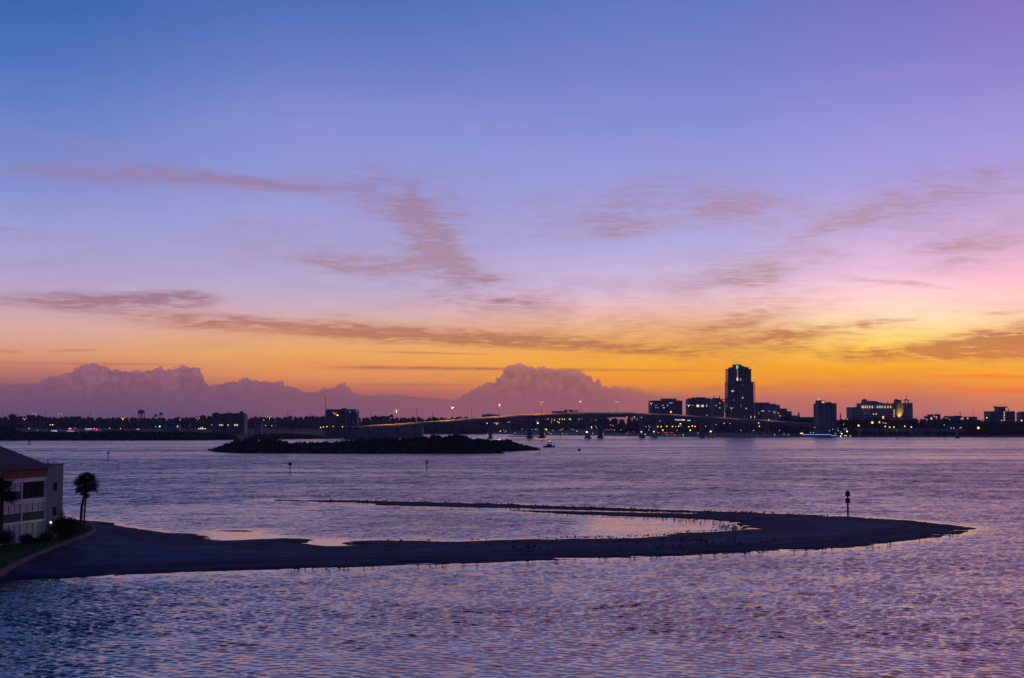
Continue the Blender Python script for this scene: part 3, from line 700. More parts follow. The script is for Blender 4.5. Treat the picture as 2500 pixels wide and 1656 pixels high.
shrub(86, 1303, 187, .75, .35, 'smallest shrub between two clipped ones by the shutters', size=.14, n=400)
shrub(137, 1262, 196, 1.35, 2.15, 'tall dark hedge tree against the stair tower wall', size=.2, n=1500)
shrub(160, 1280, 193, 2.0, 1.55, 'wide dark bush with ragged top beside the lawn tip', size=.24, n=1700)
def path_light():
    g = at(124, 1278, 189.5)
    r = thing('garden_light', (g.x, g.y, 1.0), 'small yellow green garden light glowing among the shrubs', 'garden light')
    MB().tube([(0, 0, 0), (0, 0, max(.3, g.z - 1.0))], .04, 6).build('post', 'dark', r)
    MB().ball((0, 0, max(.3, g.z - 1.0) + .12), .13, .13, .15).build('lamp_globe', glow('garden_lamp', (.75, 1, .1), 2), r)
    l = bpy.data.lights.new('garden_lamp', 'POINT'); l.energy = 8; l.color = (.7, 1, .12); l.shadow_soft_size = .15
    o = bpy.data.objects.new('lamp_light', l); COL.objects.link(o); o.parent = r; o.location = (0.1, -.35, max(.3, g.z - 1.0) + .1)
path_light()

def palm(name, px, pybase, D, pts, crown, label, nf=34, flen=1.7, droop=1.0, group=None, r0=.2):
    """pts: trunk as (dx, z) above its foot; crown: its centre is the trunk's top."""
    g = at(px, pybase, D)
    r = thing('palm_tree', (g.x, D, g.z), label, 'palm tree', group)
    MB().tube([(a, 0, b) for a, b in pts], [r0 * (1.25 - .35 * i / len(pts)) for i in range(len(pts))], 8).build('trunk', 'bark', r)
    tx, tz = pts[-1]; c = MB()
    for k in range(nf):                                         # fan leaves of a cabbage palm
        az_ = random.uniform(0, 6.283); e = math.asin(random.uniform(-.75, 1.0)); e = e if e > 0 else e * droop
        st = flen * random.uniform(.45, .62)
        d = Vector((math.cos(az_) * math.cos(e), math.sin(az_) * math.cos(e), math.sin(e)))
        base = Vector((tx, 0, tz)); tip = base + d * st
        c.tube([base, tip], [.03, .018], 4, False)
        side = d.cross(Vector((0, 0, 1)));  side = side.normalized() if side.length > .05 else Vector((1, 0, 0))
        upv = side.cross(d).normalized()
        for j in range(13):
            th = math.radians(-105 + 210 * j / 12)
            dd = (d * math.cos(th) + (side * .85 + upv * .2) * math.sin(th)).normalized()
            ln = flen * random.uniform(.42, .58) * (1 - .25 * abs(th) / 2)
            mid = tip + dd * ln * .6; end = tip + dd * ln + Vector((0, 0, -.28 * ln * random.uniform(.5, 1.4)))
            w = dd.cross(upv).normalized() * .055
            c.add([tip, mid + w, end, mid - w], [(0, 1, 2, 3)])
    c.build('crown', 'frond', r)
    return r
palm('a', 198, 1294, 205, [(0, -.4), (-.05, 1.6), (.05, 3.3), (.32, 4.6), (.62, 6.4)], None, 'cabbage palm with wide skirted crown and leaning trunk at the lawn tip', nf=104, flen=2.15, droop=.7, r0=.18)
palm('b', 205, 1291, 206, [(0, -.4), (.02, 1.6), (.10, 3.4), (.30, 5.0)], None, 'shorter thin palm leaning behind the large one at the lawn tip', nf=18, flen=.95, r0=.12)
palm('c', 2, 1290, 172, [(0, -.5), (.05, 2.0), (.1, 4.4)], None, 'dark palm cut by the left edge in front of the balconies', nf=90, flen=2.3, droop=.8, r0=.22)

# ------------------------------------------------------------------ markers standing in the water
def marker(px, pybase, pytop, shape, label, m='board', size=1.0, double=False, thick=.16):
    g = ground(px, pybase); s = g.y / FPX; H = at(px, pytop, g.y).z
    r = thing('channel_marker', (g.x, g.y, 0), label, 'channel marker')
    MB().tube([(0, 0, -3), (0, 0, H)], thick, 8).build('pile', 'wood', r)
    def boards(zc):
        for side in (-1, 1):
            b = MB(); y = side * (thick + .05)
            if shape == 'square': b.box(-size / 2 + .04 * side, size / 2 + .04 * side, y - .03, y + .03, zc - size / 2, zc + size / 2)
            elif shape == 'diamond': b.add([(q[0] * size * .7, y + e, zc + q[1] * size * .7) for e in (-.03, .03) for q in ((0, -1), (1, 0), (0, 1), (-1, 0))],
                                           [(0, 1, 2, 3), (7, 6, 5, 4)] + [(i, 4 + i, 4 + (i + 1) % 4, (i + 1) % 4) for i in range(4)])
            else: b.add([(q[0] * size * .6, y + e, zc + q[1] * size * .55) for e in (-.03, .03) for q in ((-1, -1), (1, -1), (0, 1))],
                        [(0, 1, 2), (5, 4, 3)] + [(i, 3 + i, 3 + (i + 1) % 3, (i + 1) % 3) for i in range(3)])
            b.build('board', m, r)
    if shape != 'none': boards(H - size * .62)
    if double: boards(H - size * 2.05)
    MB().tube([(0, 0, H - .02), (0, 0, H + .12), (0, 0, H + .2)], [thick * 1.25, thick * 1.1, .03], 8).build('cap', 'dark', r)
    return r
marker(2070, 1252.5, 1199, 'square', 'dark pile with two stacked square boards beyond the sandbar', 'board', .86, True)
marker(1042, 1145, 1124, 'triangle', 'leaning pile with a triangular board on the open water', 'board', .95)
marker(708, 1153.5, 1129, 'square', 'pile with one square green board on open water', 'boardgreen', .95)
marker(264, 1127, 1102, 'triangle', 'pile with a red triangular board beyond the stair tower', 'boardred', .95)
marker(1414, 1101, 1094.5, 'diamond', 'short pile carrying a diamond shaped warning board', 'board', 1.5, False, .2)
marker(1318, 1110, 1103, 'none', 'bare thin stake just off the right end of the mangrove island')
marker(1369.5, 1070.5, 1064.5, 'square', 'low channel post with small board under the bridge', 'board', .9)
marker(2191, 1075, 1063, 'none', 'thin bare pile standing off the long pale sea wall')
marker(2307, 1073.5, 1066, 'none', 'thin bare stake beside the small anchored boat at right')
marker(1665, 1070, 1063.5, 'none', 'thin dark pile beside the lit dock edge')
def dolphin():
    g = ground(71.5, 1085); r = thing('channel_marker', (g.x, g.y, 0), 'squat platform on two piles near the left mangrove shore', 'channel marker')
    for s in (-1, 1): MB().tube([(s * .8, 0, -3), (s * .65, 0, 2.1)], .28, 8).build('pile', 'wood', r)
    MB().box(-1.15, 1.15, -.6, .6, 1.9, 2.5).build('platform', 'wood', r)
    for x in (-.9, .4): MB().box(x, x + .5, -.05, .05, 2.5, 3.2).build('board', 'board', r)
dolphin()

# ------------------------------------------------------------------ birds on the sandbar
def bird_mesh(kind):
    b = MB()
    if kind == 0:      # standing gull
        b.ball((0, 0, .25), .085, .17, .085, 8, 5); b.tube([(0, -.12, .29), (0, -.17, .40)], [.045, .035], 6); b.ball((0, -.18, .42), .042, .055, .042, 6, 4)
        b.tube([(0, -.22, .415), (0, -.30, .40)], [.016, .006], 4); b.tube([(0, .13, .25), (0, .30, .23)], [.05, .012], 4)
    elif kind == 1:    # hunched, preening
        b.ball((0, 0, .24), .10, .16, .10, 8, 5); b.ball((0, -.10, .33), .05, .055, .05, 6, 4); b.tube([(0, -.13, .33), (.02, -.20, .29)], [.018, .006], 4)
        b.tube([(0, .12, .24), (0, .24, .20)], [.05, .014], 4)
    else:              # taller wader with raised neck
        b.ball((0, 0, .34), .08, .16, .085, 8, 5); b.tube([(0, -.12, .38), (0, -.17, .50), (0, -.16, .58)], [.04, .028, .026], 6)
        b.ball((0, -.18, .60), .035, .05, .035, 6, 4); b.tube([(0, -.22, .60), (0, -.36, .57)], [.014, .005], 4); b.tube([(0, .12, .34), (0, .27, .30)], [.045, .012], 4)
    h = .2 if kind < 2 else .28
    for s in (-.03, .03): b.tube([(s, .01, -.03), (s, 0, h)], .010, 4)
    return b
def birds():
    P = []
    def line(pts, n, jx, jy, zone):
        xs_ = [p[0] for p in pts]
        for _ in range(n):
            x = random.uniform(xs_[0], xs_[-1]); P.append((x + random.gauss(0, jx), interp(pts, x) + random.gauss(0, jy), zone))
    line([(670, 1222), (850, 1224), (1000, 1227.5), (1200, 1233), (1400, 1240), (1600, 1246.5), (1900, 1258.5)], 250, 1, .35, 'crest')
    line([(900, 1228.5), (931, 1233), (1200, 1240), (1300, 1243), (1660, 1251.5)], 70, 1, .5, 'inner')
    line([(1260, 1248), (1415, 1256.5), (1579, 1262.5), (1689, 1267.5)], 45, 1, .6, 'inner')
    line([(1590, 1312), (1662, 1301), (1772, 1296), (1815, 1293)], 42, 3, 1.6, 'lagoon')
    line([(1640, 1268), (1772, 1274), (1818, 1288)], 36, 3, 2.2, 'lagoon')
    line([(1740, 1284), (1815, 1291)], 30, 6, 2.4, 'lagoon')
    line([(1300, 1316), (1500, 1313), (1590, 1309)], 34, 2, 1.0, 'lagoon')
    line([(900, 1321), (1250, 1318.5)], 10, 2, .5, 'lagoon')
    for _ in range(84): P.append((random.triangular(1330, 1960, 1700), random.gauss(1330, 6), 'flat'))
    for _ in range(22): P.append((random.gauss(1285, 38), random.gauss(1345, 5), 'flat'))
    line([(700, 1390.5), (1005, 1380.5), (1350, 1368), (1524, 1362), (1800, 1352.5), (1900, 1349.5), (2066, 1338), (2243, 1318.6), (2340, 1305)], 84, 2, .5, 'near')
    line([(1900, 1259), (2150, 1271.5), (2250, 1279), (2350, 1288)], 44, 2, .3, 'far')
    pos = []
    for x, y, zn in P:
        g = ground(x, y, .15); pos.append((g.x, g.y, zn))
    Z = sandz(np.array([[p[0] for p in pos]]), np.array([[p[1] for p in pos]]))[0]
    pos = sorted([(math.hypot(p[0], p[1]), p[0], p[1], max(float(z), -.06), p[2]) for p, z in zip(pos, Z)])
    words = dict(crest=('shorebird standing in the long row on the far sand arm crest', 'shorebirds along the far sand arm'),
                 inner=('shorebird at the inner water edge of the far sand arm', 'shorebirds along the inner channel'),
                 lagoon=('shorebird wading in the golden shallows of the lagoon tip', 'shorebirds wading at the lagoon edge'),
                 flat=('dark shorebird standing on the open sand flat beside the lagoon', 'shorebirds on the sand flat'),
                 near=('shorebird standing in shallow water along the near sandbar edge', 'shorebirds along the near water edge'),
                 far=('shorebird on the far rim of the sandbar near its pointed right end', 'shorebirds on the far rim'))
    proto = []
    for k in range(3):
        o = bird_mesh(k).build('shorebird', 'bird'); proto.append(o); me = o.data
    used = [False] * 3; rest = MB()
    for n, (d, x, y, z, zn) in enumerate(pos):
        k = random.choices((0, 1, 2), (5, 3, 2))[0]; s = random.uniform(.7, 1.08); rz = random.uniform(0, 6.28)
        if n < 300:
            if not used[k]: o = proto[k]; used[k] = True
            else: o = proto[k].copy(); COL.objects.link(o)
            o.location = (x, y, z); o.scale = (s, s, s); o.rotation_euler = (0, 0, rz)
            tag(o, words[zn][0], 'bird', words[zn][1])
        else:
            b = bird_mesh(k); ca, sa = math.cos(rz), math.sin(rz)
            rest.add([(x + s * (p[0] * ca - p[1] * sa), y + s * (p[0] * sa + p[1] * ca), z + s * p[2]) for p in b.v], b.f)
    tag(rest.build('bird_flock', 'bird'), 'crowd of dark shorebirds packed along the far sand arm', 'birds', kind='stuff')
birds()

# ------------------------------------------------------------------ the far shores
SH = [(-500, 1076), (0, 1075.5), (440, 1075), (580, 1074), (700, 1072.5), (860, 1071), (940, 1067), (1030, 1064.5), (1034, 1058), (1150, 1058),
      (1230, 1060), (1262, 1062), (1480, 1063.5), (1640, 1066), (1750, 1067), (1900, 1068), (2090, 1067), (2130, 1066.5), (2300, 1067), (3000, 1068)]
def shoreY(px): return ground(px, interp(SH, px)).y
RISE = [(0, -1.6), (3, .35), (12, .8), (60, 1.5), (200, 2.5), (500, 6.0), (1000, 8.0), (4000, 8.0)]
def gz(px, Y): return interp(RISE, Y - shoreY(px))
def land():
    cols = sorted(set(list(np.arange(-500, 3001, 20)) + [1030, 1034]))
    v, f = [], []; m = len(RISE)
    for c in cols:
        s = shoreY(c)
        for d, z in RISE:
            Y = s + d; dr = ray(c, interp(SH, c)); v.append((dr[0] / dr[1] * Y, Y, z))
    for i in range(len(cols) - 1):
        for j in range(m - 1): f.append((i * m + j, (i + 1) * m + j, (i + 1) * m + j + 1, i * m + j + 1))
    mb = MB(); mb.v, mb.f = v, f; struct(mb.build('land', mat('land_soil', (.05, .05, .04), .95, noise=.4, nscale=.02), smooth=True))
land()

def thicket(name, m, label, cat, prof, base, Yoff, rows, step, rad, n, size, hmin=1.0, solid=True, ground_z=None):
    """One mass of crowns: prof gives the skyline (px, py), base the distance of its front."""
    mb = MB(); x = prof[0][0]
    while x <= prof[-1][0]:
        for k, (dy, fr) in enumerate(rows):
            px = x + random.uniform(-.5, .5) * step
            Y = base(px) + Yoff + dy + random.uniform(-2, 2)
            top = at(px, interp(prof, px), base(px) + Yoff + rows[-1][0]).z
            z0 = ground_z if ground_z is not None else gz(px, Y)
            h = (top - z0) * fr * random.uniform(.9, 1.03)
            if h < hmin: h = hmin
            X = at(px, 1031, Y).x; rz = h * .5
            r = rad * random.uniform(.8, 1.25)
            zc = z0 + rz
            while rz > r * 1.9:                                # tall: a crown over a lower one
                mb.leaves((X, Y, z0 + 2 * rz - r * 1.1), r, r, r * 1.1, n, size)
                if solid: mb.ball((X, Y, z0 + 2 * rz - r * 1.1), r * .72, r * .72, r * .85, 7, 5)
                rz -= r * .75; zc = z0 + rz
            mb.leaves((X, Y, zc), r, r, rz, n, size)
            if solid: mb.ball((X, Y, zc), r * .75, r * .75, rz * .86, 7, 5)
        x += step
    return tag(mb.build(name, m), label, cat, kind='stuff')
ISL = [(517, 1099), (530, 1091), (545, 1083), (556, 1078), (570, 1073), (590, 1069), (610, 1066.5), (645, 1065), (690, 1071), (713, 1079), (722, 1078),
       (735, 1074), (750, 1077), (790, 1074), (815, 1076), (830, 1072), (850, 1071), (900, 1066), (940, 1066), (1000, 1067), (1050, 1061), (1063, 1057),
       (1085, 1064), (1108, 1057), (1125, 1058), (1150, 1063), (1165, 1068), (1195, 1071), (1230, 1070), (1242, 1069), (1256, 1076), (1276, 1084),
       (1300, 1089), (1314, 1096)]
ISB = [(517, 1101), (530, 1104), (600, 1106), (800, 1107.5), (1180, 1107.5), (1225, 1106.5), (1229, 1102), (1300, 1100.5), (1318, 1098)]
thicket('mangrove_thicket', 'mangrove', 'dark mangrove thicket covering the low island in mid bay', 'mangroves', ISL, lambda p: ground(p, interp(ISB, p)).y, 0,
        [(1, .35), (5, .55), (12, .78), (20, .95), (27, 1.0)], 8, 2.1, 46, .75, .8, ground_z=-.1)
MUD = [tuple(ground(a, b)[:2]) for a, b in [(p, y - .7) for p, y in ISB]]
MUD += [(ground(a, b).x * 1.03, ground(a, b).y + 34) for a, b in reversed(ISB)]
struct(MB().prism(MUD, -2, .12).build('island', 'wood'))
ML = [(-150, 1040), (0, 1039), (20, 1037), (36, 1041), (45, 1048), (60, 1052), (100, 1050), (150, 1053), (200, 1052), (300, 1048), (330, 1050), (400, 1052),
      (440, 1050), (520, 1055), (560, 1057), (574, 1062), (580, 1071)]
thicket('mangrove_shore', 'mangrove', 'black mangrove belt along the left far shore', 'mangroves', ML, shoreY, 3, [(1, .5), (8, .8), (18, 1.0)], 6, 3.0, 34, 1.2, 1.2)
ML2 = [(606, 1071), (612, 1064), (625, 1059), (660, 1057), (700, 1056), (740, 1059), (800, 1062), (850, 1063), (900, 1061), (945, 1062), (958, 1067), (1024, 1066)]
thicket('mangrove_shore', 'mangrove', 'lower mangrove belt in front of the bridge abutment', 'mangroves', ML2, shoreY, 3, [(1, .55), (8, .8), (16, 1.0)], 6, 2.6, 34, 1.2, 1.0)
WL = [(-150, 1015), (0, 1015.5), (18, 1013), (30, 1008.5), (44, 1013), (60, 1012.5), (72, 1011), (88, 1014), (100, 1012), (113, 1013), (116, 1017), (150, 1016),
      (190, 1013.5), (200, 1016), (215, 1015), (250, 1016.5), (345, 1017.5), (400, 1017), (468, 1016.5), (478, 1013), (490, 1011), (510, 1013.5), (520, 1016), (600, 1017),
      (620, 1016), (632, 1015), (655, 1013), (668, 1016), (690, 1017.5), (705, 1014), (718, 1014), (738, 1016), (760, 1012.5), (780, 1013.5), (796, 1016), (873, 1018), (900, 1016.5),
      (915, 1013), (945, 1013), (965, 1017), (1000, 1016), (1045, 1018), (1062, 1016), (1090, 1018), (1112, 1017), (1150, 1017), (1180, 1017)]
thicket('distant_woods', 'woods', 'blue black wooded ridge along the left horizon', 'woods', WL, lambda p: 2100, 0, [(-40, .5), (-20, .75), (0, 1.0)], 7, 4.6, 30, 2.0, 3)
WC = [(1100, 1022), (1180, 1018), (1300, 1017), (1480, 1017), (1640, 1020), (1760, 1027), (1900, 1031)]
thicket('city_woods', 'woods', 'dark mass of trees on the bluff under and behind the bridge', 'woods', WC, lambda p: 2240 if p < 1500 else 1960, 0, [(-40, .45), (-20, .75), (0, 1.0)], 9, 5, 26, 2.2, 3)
WR = [(1893, 1026), (1905, 1017), (1920, 1012.5), (1932, 1013), (1940, 1020), (1960, 1021), (2000, 1021), (2040, 1021), (2075, 1021), (2090, 1018.5), (2110, 1021), (2125, 1018), (2140, 1016.5),
      (2155, 1020), (2180, 1024), (2226, 1020), (2240, 1019), (2262, 1018.5), (2285, 1022), (2300, 1017), (2325, 1018), (2350, 1021), (2385, 1023), (2420, 1027), (2480, 1026), (2560, 1026)]
thicket('shore_woods', 'woods', 'dark trees around the hotels along the right far shore', 'woods', WR, lambda p: 1790, 0, [(-30, .5), (-14, .75), (0, 1.0)], 6, 3.6, 34, 1.5, 3)
WR2 = [(2052, 1040), (2062, 1031), (2085, 1027), (2100, 1022), (2112, 1027), (2135, 1030), (2165, 1035), (2200, 1034), (2240, 1034), (2290, 1033), (2340, 1036), (2370, 1032), (2388, 1026), (2404, 1025),
       (2420, 1031), (2450, 1033), (2480, 1029), (2560, 1030)]
thicket('shore_woods', 'mangrove', 'black shoreline trees reaching the water at far right', 'woods', WR2, lambda p: 1655, 0, [(-6, .42), (4, .7), (14, 1.0)], 6, 3.2, 34, 1.3, 2)

def tree(px, pytop, Y, wpx, label, m='woods', shape='round', group=None):
    z0 = gz(px, Y); top = at(px, pytop, Y).z; h = top - z0; w = wpx / FPX * Y / 2
    r = thing('tree', (at(px, 1031, Y).x, Y, z0), label, 'tree', group)
    MB().tube([(0, 0, -.5), (.1, 0, h * .4), (0, 0, h * .75)], [.45, .32, .15], 6).tube([(0.1, 0, h * .4), (w * .5, 0, h * .65)], [.2, .08], 5).tube([(0.1, 0, h * .42), (-w * .5, .3, h * .68)], [.2, .08], 5).build('trunk', 'bark', r)
    c = MB()
    if shape == 'cone':
        for k in range(9):
            f = k / 8; c.leaves((0, 0, h * (.25 + .72 * f)), w * (1.05 - .95 * f), w * (1.05 - .95 * f), h * .1, 60, 1.0)
    else:
        for k in range(9):
            a = random.uniform(0, 6.28); q = random.uniform(.1, .55)
            c.leaves((math.cos(a) * w * q, math.sin(a) * w * q, h * random.uniform(.55, .82)), w * .55, w * .55, h * .17, 70, .9, .3)
        c.leaves((0, 0, h * .78), w * .6, w * .6, h * .22, 120, .9, .3)
    c.build('crown', m, r)
    return r
tree(676, 1026, 1438, 15, 'round tree glowing orange beside a street lamp on the causeway', 'leaf2')
tree(461, 1031, 1440, 14, 'dark tree left of the causeway lamps and the balconied hotel', 'leaf2')
tree(550, 1030, 1440, 16, 'dark tree standing before the lit arcade of the balconied hotel', 'leaf2')
tree(1055, 1010, 2050, 7, 'slim pointed cypress rising above the bridge approach', 'woods', 'cone')
tree(1125, 1012.5, 2050, 8, 'ragged tree above the tree line left of the flat roofed block', 'woods')
tree(2052, 1011, 1740, 14, 'pointed conical tree between two waterfront hotels', 'woods', 'cone')
tree(2400, 1022, 1670, 40, 'broad domed tree at the right shore below the antenna block', 'mangrove')
tree(1928, 1010, 1775, 20, 'dark tree at the right end of the bridge', 'woods')
tree(30, 1008, 2080, 26, 'round crown standing above the woods at far left', 'woods')
def far_palm(px, pytop, pybase, Y, label, crown=2.3, group=None, name='palm_tree'):
    z0 = gz(px, Y) if pybase is None else at(px, pybase, Y).z
    top = at(px, pytop, Y).z; h = top - z0 - crown * .6
    r = thing(name, (at(px, 1031, Y).x, Y, z0), label, 'palm tree', group)
    MB().tube([(0, 0, -1), (.15, 0, h * .5), (0, 0, h)], [.3, .24, .2], 6).build('trunk', 'bark', r)
    c = MB()
    for k in range(46):
        a = random.uniform(0, 6.28); e = random.uniform(-.7, 1.3); d = Vector((math.cos(a) * math.cos(e), math.sin(a) * math.cos(e), math.sin(e)))
        m_ = Vector((0, 0, h)) + d * crown * .6; t = Vector((0, 0, h)) + d * crown + Vector((0, 0, -crown * .45))
        w = d.cross(Vector((0, 0, 1))).normalized() * .28
        c.add([Vector((0, 0, h)) - w * .4, Vector((0, 0, h)) + w * .4, m_ + w, t, m_ - w], [(0, 1, 2, 3, 4)])
    c.build('crown', 'frond', r)
    return r
far_palm(955, 1011.5, 1040, 1500, 'tall palm with bushy crown left of the bridge approach lamps', 3.4)
far_palm(862, 1016, 1043, 1440, 'big crowned palm in front of the right side of the office block', 4.0)
far_palm(74, 1022, 1050, 1440, 'lone dark palm beside the leftmost causeway lamp', 2.4)
far_palm(393, 1007, None, 2080, 'taller of two palms poking above the left woods', 3.6)
far_palm(380, 1011, None, 2080, 'shorter palm poking above the left woods', 3.2)
far_palm(2261, 1015, None, 1800, 'feathery palm on the skyline right of the spired hotel', 3.0)
far_palm(2309, 1015, None, 1800, 'feathery palm on the skyline left of the low flat block', 3.0)
p0 = None
for k, (px, pt) in enumerate([(800, 1043), (811, 1041), (822, 1044), (831, 1040), (841, 1043), (853, 1041), (863, 1044), (871, 1042)]):
    lab = 'slim palm in the row along the bridge approach wall'
    if p0 is None: p0 = o = far_palm(px, pt, 1068, 1395, lab, 2.0, 'palms along the bridge approach')
    else: o = dup(p0)
    o.location = (at(px, 1031, 1395).x, 1395 + random.uniform(-3, 3), at(px, 1068, 1395).z + (1043 - pt) * .35)
far_palm(970, 1044, 1067, 1385, 'small dark palm before the middle of the abutment wall', 2.0)
far_palm(1012, 1038, 1067, 1385, 'tall dark palm before the right end of the abutment wall', 2.4)

# ------------------------------------------------------------------ the causeway bridge
DECK = [(700, 1050), (800, 1047.5), (870, 1044.5), (940, 1040), (1000, 1036), (1040, 1033), (1100, 1028.5), (1160, 1024), (1220, 1019.5), (1290, 1014.8), (1350, 1012), (1420, 1010.5), (1490, 1010),
        (1540, 1010.6), (1600, 1012.8), (1660, 1015.5), (1700, 1018), (1740, 1020.5), (1790, 1023.5), (1840, 1026.5), (1890, 1029.5), (1945, 1033), (2010, 1037)]
BY = [(700, 1380), (1030, 1430), (1432, 1510), (2010, 1660)]
def deckpt(px, dy=0.0, up=0.0):                 # top of the near parapet; dy moves across the road
    Y = interp(BY, px); p = at(px, interp(DECK, px), Y); return Vector((p.x, p.y + dy, p.z + up))
PIERS = [(1113, 0), (1197, 0), (1293, 0), (1323, 1), (1435.5, 0), (1465.5, 1), (1568.5, 0), (1598, 1), (1715.5, 0), (1736.5, 1), (1856, 0), (1873, 1)]
def bridge():
    o0 = deckpt(1432); r = thing('road_bridge', (o0.x, o0.y, 0), 'long arched concrete causeway bridge crossing the bay on flared piers', 'bridge'); off = (o0.x, o0.y, 0)
    px = [830 + k * 10 for k in range(119)]
    near = [p for p, s in PIERS if s == 0]
    def sweep(y0, y1, zt, zb):          # zt, zb: functions px -> offset from the near parapet top
        mb = MB()
        for i, p in enumerate(px):
            up = 1.1 if y0 > 13 else 0.0; a, b_ = deckpt(p, y0, up), deckpt(p, y1, up)
            mb.v += [(a.x, a.y, a.z + zb(p)), (a.x, a.y, a.z + zt(p)), (b_.x, b_.y, b_.z + zt(p)), (b_.x, b_.y, b_.z + zb(p))]
            if i:
                q = 4 * (i - 1); mb.f += [(q + k, q + 4 + k, q + 4 + (k + 1) % 4, q + (k + 1) % 4) for k in range(4)]
        e = 4 * (len(px) - 1); mb.f += [(0, 1, 2, 3), (e + 3, e + 2, e + 1, e)]
        return mb
    def depth(p):                       # girder depth: haunched over the main piers
        d = 2.6
        for c in (1450, 1583):
            d = max(d, 5.2 - abs(p - c) * .05)
        for c in (1308,): d = max(d, 4.6 - abs(p - c) * .05)
        for c in (1197, 1726, 1864, 1113): d = max(d, 3.4 - abs(p - c) * .05)
        return d
    for nm, y0 in (('near_deck', 0.0), ('far_deck', 15.0)):
        sweep(y0 + .32, y0 + 12.3, lambda p: -.9, lambda p: -1.25).build(nm, 'asphalt', r, off=off)
        sweep(y0 + 1.6, y0 + 11.0, lambda p: -1.254, lambda p: -1.2 - depth(p)).build('girder', 'girder', r, off=off)
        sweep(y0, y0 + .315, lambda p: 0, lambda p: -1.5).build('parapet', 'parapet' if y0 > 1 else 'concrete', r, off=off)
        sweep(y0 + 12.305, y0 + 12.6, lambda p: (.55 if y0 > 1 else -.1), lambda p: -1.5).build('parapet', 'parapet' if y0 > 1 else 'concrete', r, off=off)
    for p, s in PIERS:
        c = deckpt(p, 6.3 + 15.0 * s); w = 5.4 if p < 1800 and p > 1250 else 3.6
        X = c.x if not s else at(p, 1060, c.y).x
        zt = c.z - 1.2 - depth(p) + .05
        m = MB(); hw = w / 2
        if w > 4:
            m.frustum(X - hw, X + hw, c.y - 2.2, c.y + 2.2, -.6, X - hw * .93, X + hw * .93, c.y - 2.2, c.y + 2.2, zt * .55)
            m.frustum(X - hw * .93, X + hw * .93, c.y - 2.2, c.y + 2.2, zt * .55, X - hw * 1.08, X + hw * 1.08, c.y - 3.0, c.y + 3.0, zt * .82)
            m.frustum(X - hw * 1.08, X + hw * 1.08, c.y - 3.0, c.y + 3.0, zt * .82, X - hw * 1.65, X + hw * 1.65, c.y - 4.2, c.y + 4.2, zt)
        else:
            m.frustum(X - hw, X + hw, c.y - 2, c.y + 2, -.6, X - hw, X + hw, c.y - 2, c.y + 2, zt - 1.4); m.box(X - hw * 1.3, X + hw * 1.3, c.y - 4.4, c.y + 4.4, zt - 1.4, zt)
        pr = m.build('pier', 'girder', r, off=off)
        MB().box(X - hw - 1.2, X + hw + 1.2, c.y - 4, c.y + 4, -3, 1.0).build('footing', 'walldark', pr, off=off)
        if p in (1435.5, 1568.5, 1598, 1736.5):
            g = 'nav' if p in (1435.5, 1736.5) else 'navg'
            MB().ball((X - hw * .4, c.y - 2.95, 6.2), .62, .62, .62, 10, 6).build('pier_lamp', g, pr, off=off)
    # the closed abutment wall on the left
    ab = MB(); q = [840 + 10 * k for k in range(20)]
    for i, p in enumerate(q):
        a, b_ = deckpt(p, .6), deckpt(p, 27)
        for v in (a, b_): ab.v += [(v.x, v.y, -.5), (v.x, v.y, v.z - 1.3)]
        if i: s = 4 * (i - 1); ab.f += [(s, s + 4, s + 5, s + 1), (s + 3, s + 7, s + 6, s + 2), (s + 1, s + 5, s + 7, s + 3)]
    s = 4 * (len(q) - 1); ab.f += [(s, s + 2, s + 3, s + 1), (0, 1, 3, 2)]
    ab.build('abutment', 'concrete', r, off=off)
    for p, m in ((1530, 'red_l'), (1566, 'red_l'), (1549, 'navg')):
        c = deckpt(p, .2); MB().ball((c.x, c.y - .5, c.z - 3.4), .42, .42, .42, 8, 5).build('navigation_light', m, r, off=off)
bridge()

LAMP_MESH = {}
def street_lamp(px, pyhead, pybase, Y, label, group, power, twin=True, col=(1, .45, .12), m='orange', dy=0.0):
    H = at(px, pyhead, Y); zb = at(px, pybase, Y).z - .6; h = H.z - zb
    r = thing('street_lamp', (H.x, Y + dy, zb), label, 'street lamp', group)
    MB().tube([(0, 0, 0), (0, 0, h + .1)], [.17, .11], 6).build('pole', 'dark', r)
    a = MB(); sides = (-1, 1) if twin else (1,)
    for s in sides: a.tube([(0, 0, h), (s * .7, 0, h + .35), (s * 1.5, 0, h + .3)], .07, 5)
    a.build('arm', 'dark', r)
    for s in sides:
        hd = MB().box(s * 1.5 - .5, s * 1.5 + .5, -.22, .22, h + .22, h + .42).build('lamp_head', 'dark', r)
        MB().ball((s * 1.4, 0, h + .06), .40, .3, .24, 8, 5).build('lamp_lens', m, hd)
    if power:
        l = bpy.data.lights.new('street_lamp', 'SPOT'); l.energy = power; l.color = col; l.shadow_soft_size = .3; l.spot_size = math.radians(150); l.spot_blend = .35
        o = bpy.data.objects.new('lamp_light', l); COL.objects.link(o); o.parent = r; o.location = (0, -.4, h - .6)
    return r
for k, (px, ph, pb) in enumerate([(60, 1022, 1048), (300, 1021, 1048), (483, 1021, 1048), (657, 1018, 1050), (817, 1008, 1046)]):
    street_lamp(px, ph, pb, 1432, ['leftmost orange street lamp on the causeway beyond the mangroves', 'orange causeway lamp below the water tower', 'orange causeway lamp left of the balconied hotel',
                'orange causeway lamp beside the glowing round tree', 'orange causeway lamp in front of the office block with the mast'][k], 'orange lamps along the causeway', 9000, m='orange', col=(1, .38, .08))
for k, (px, ph) in enumerate([(84, 1010.5), (147, 1011)]):
    street_lamp(px, ph, 1050, 1470, ['left of two tall lamps above the woods at far left', 'right of two tall lamps above the woods at far left'][k], 'tall lamps above the left woods', 0, m='orange')
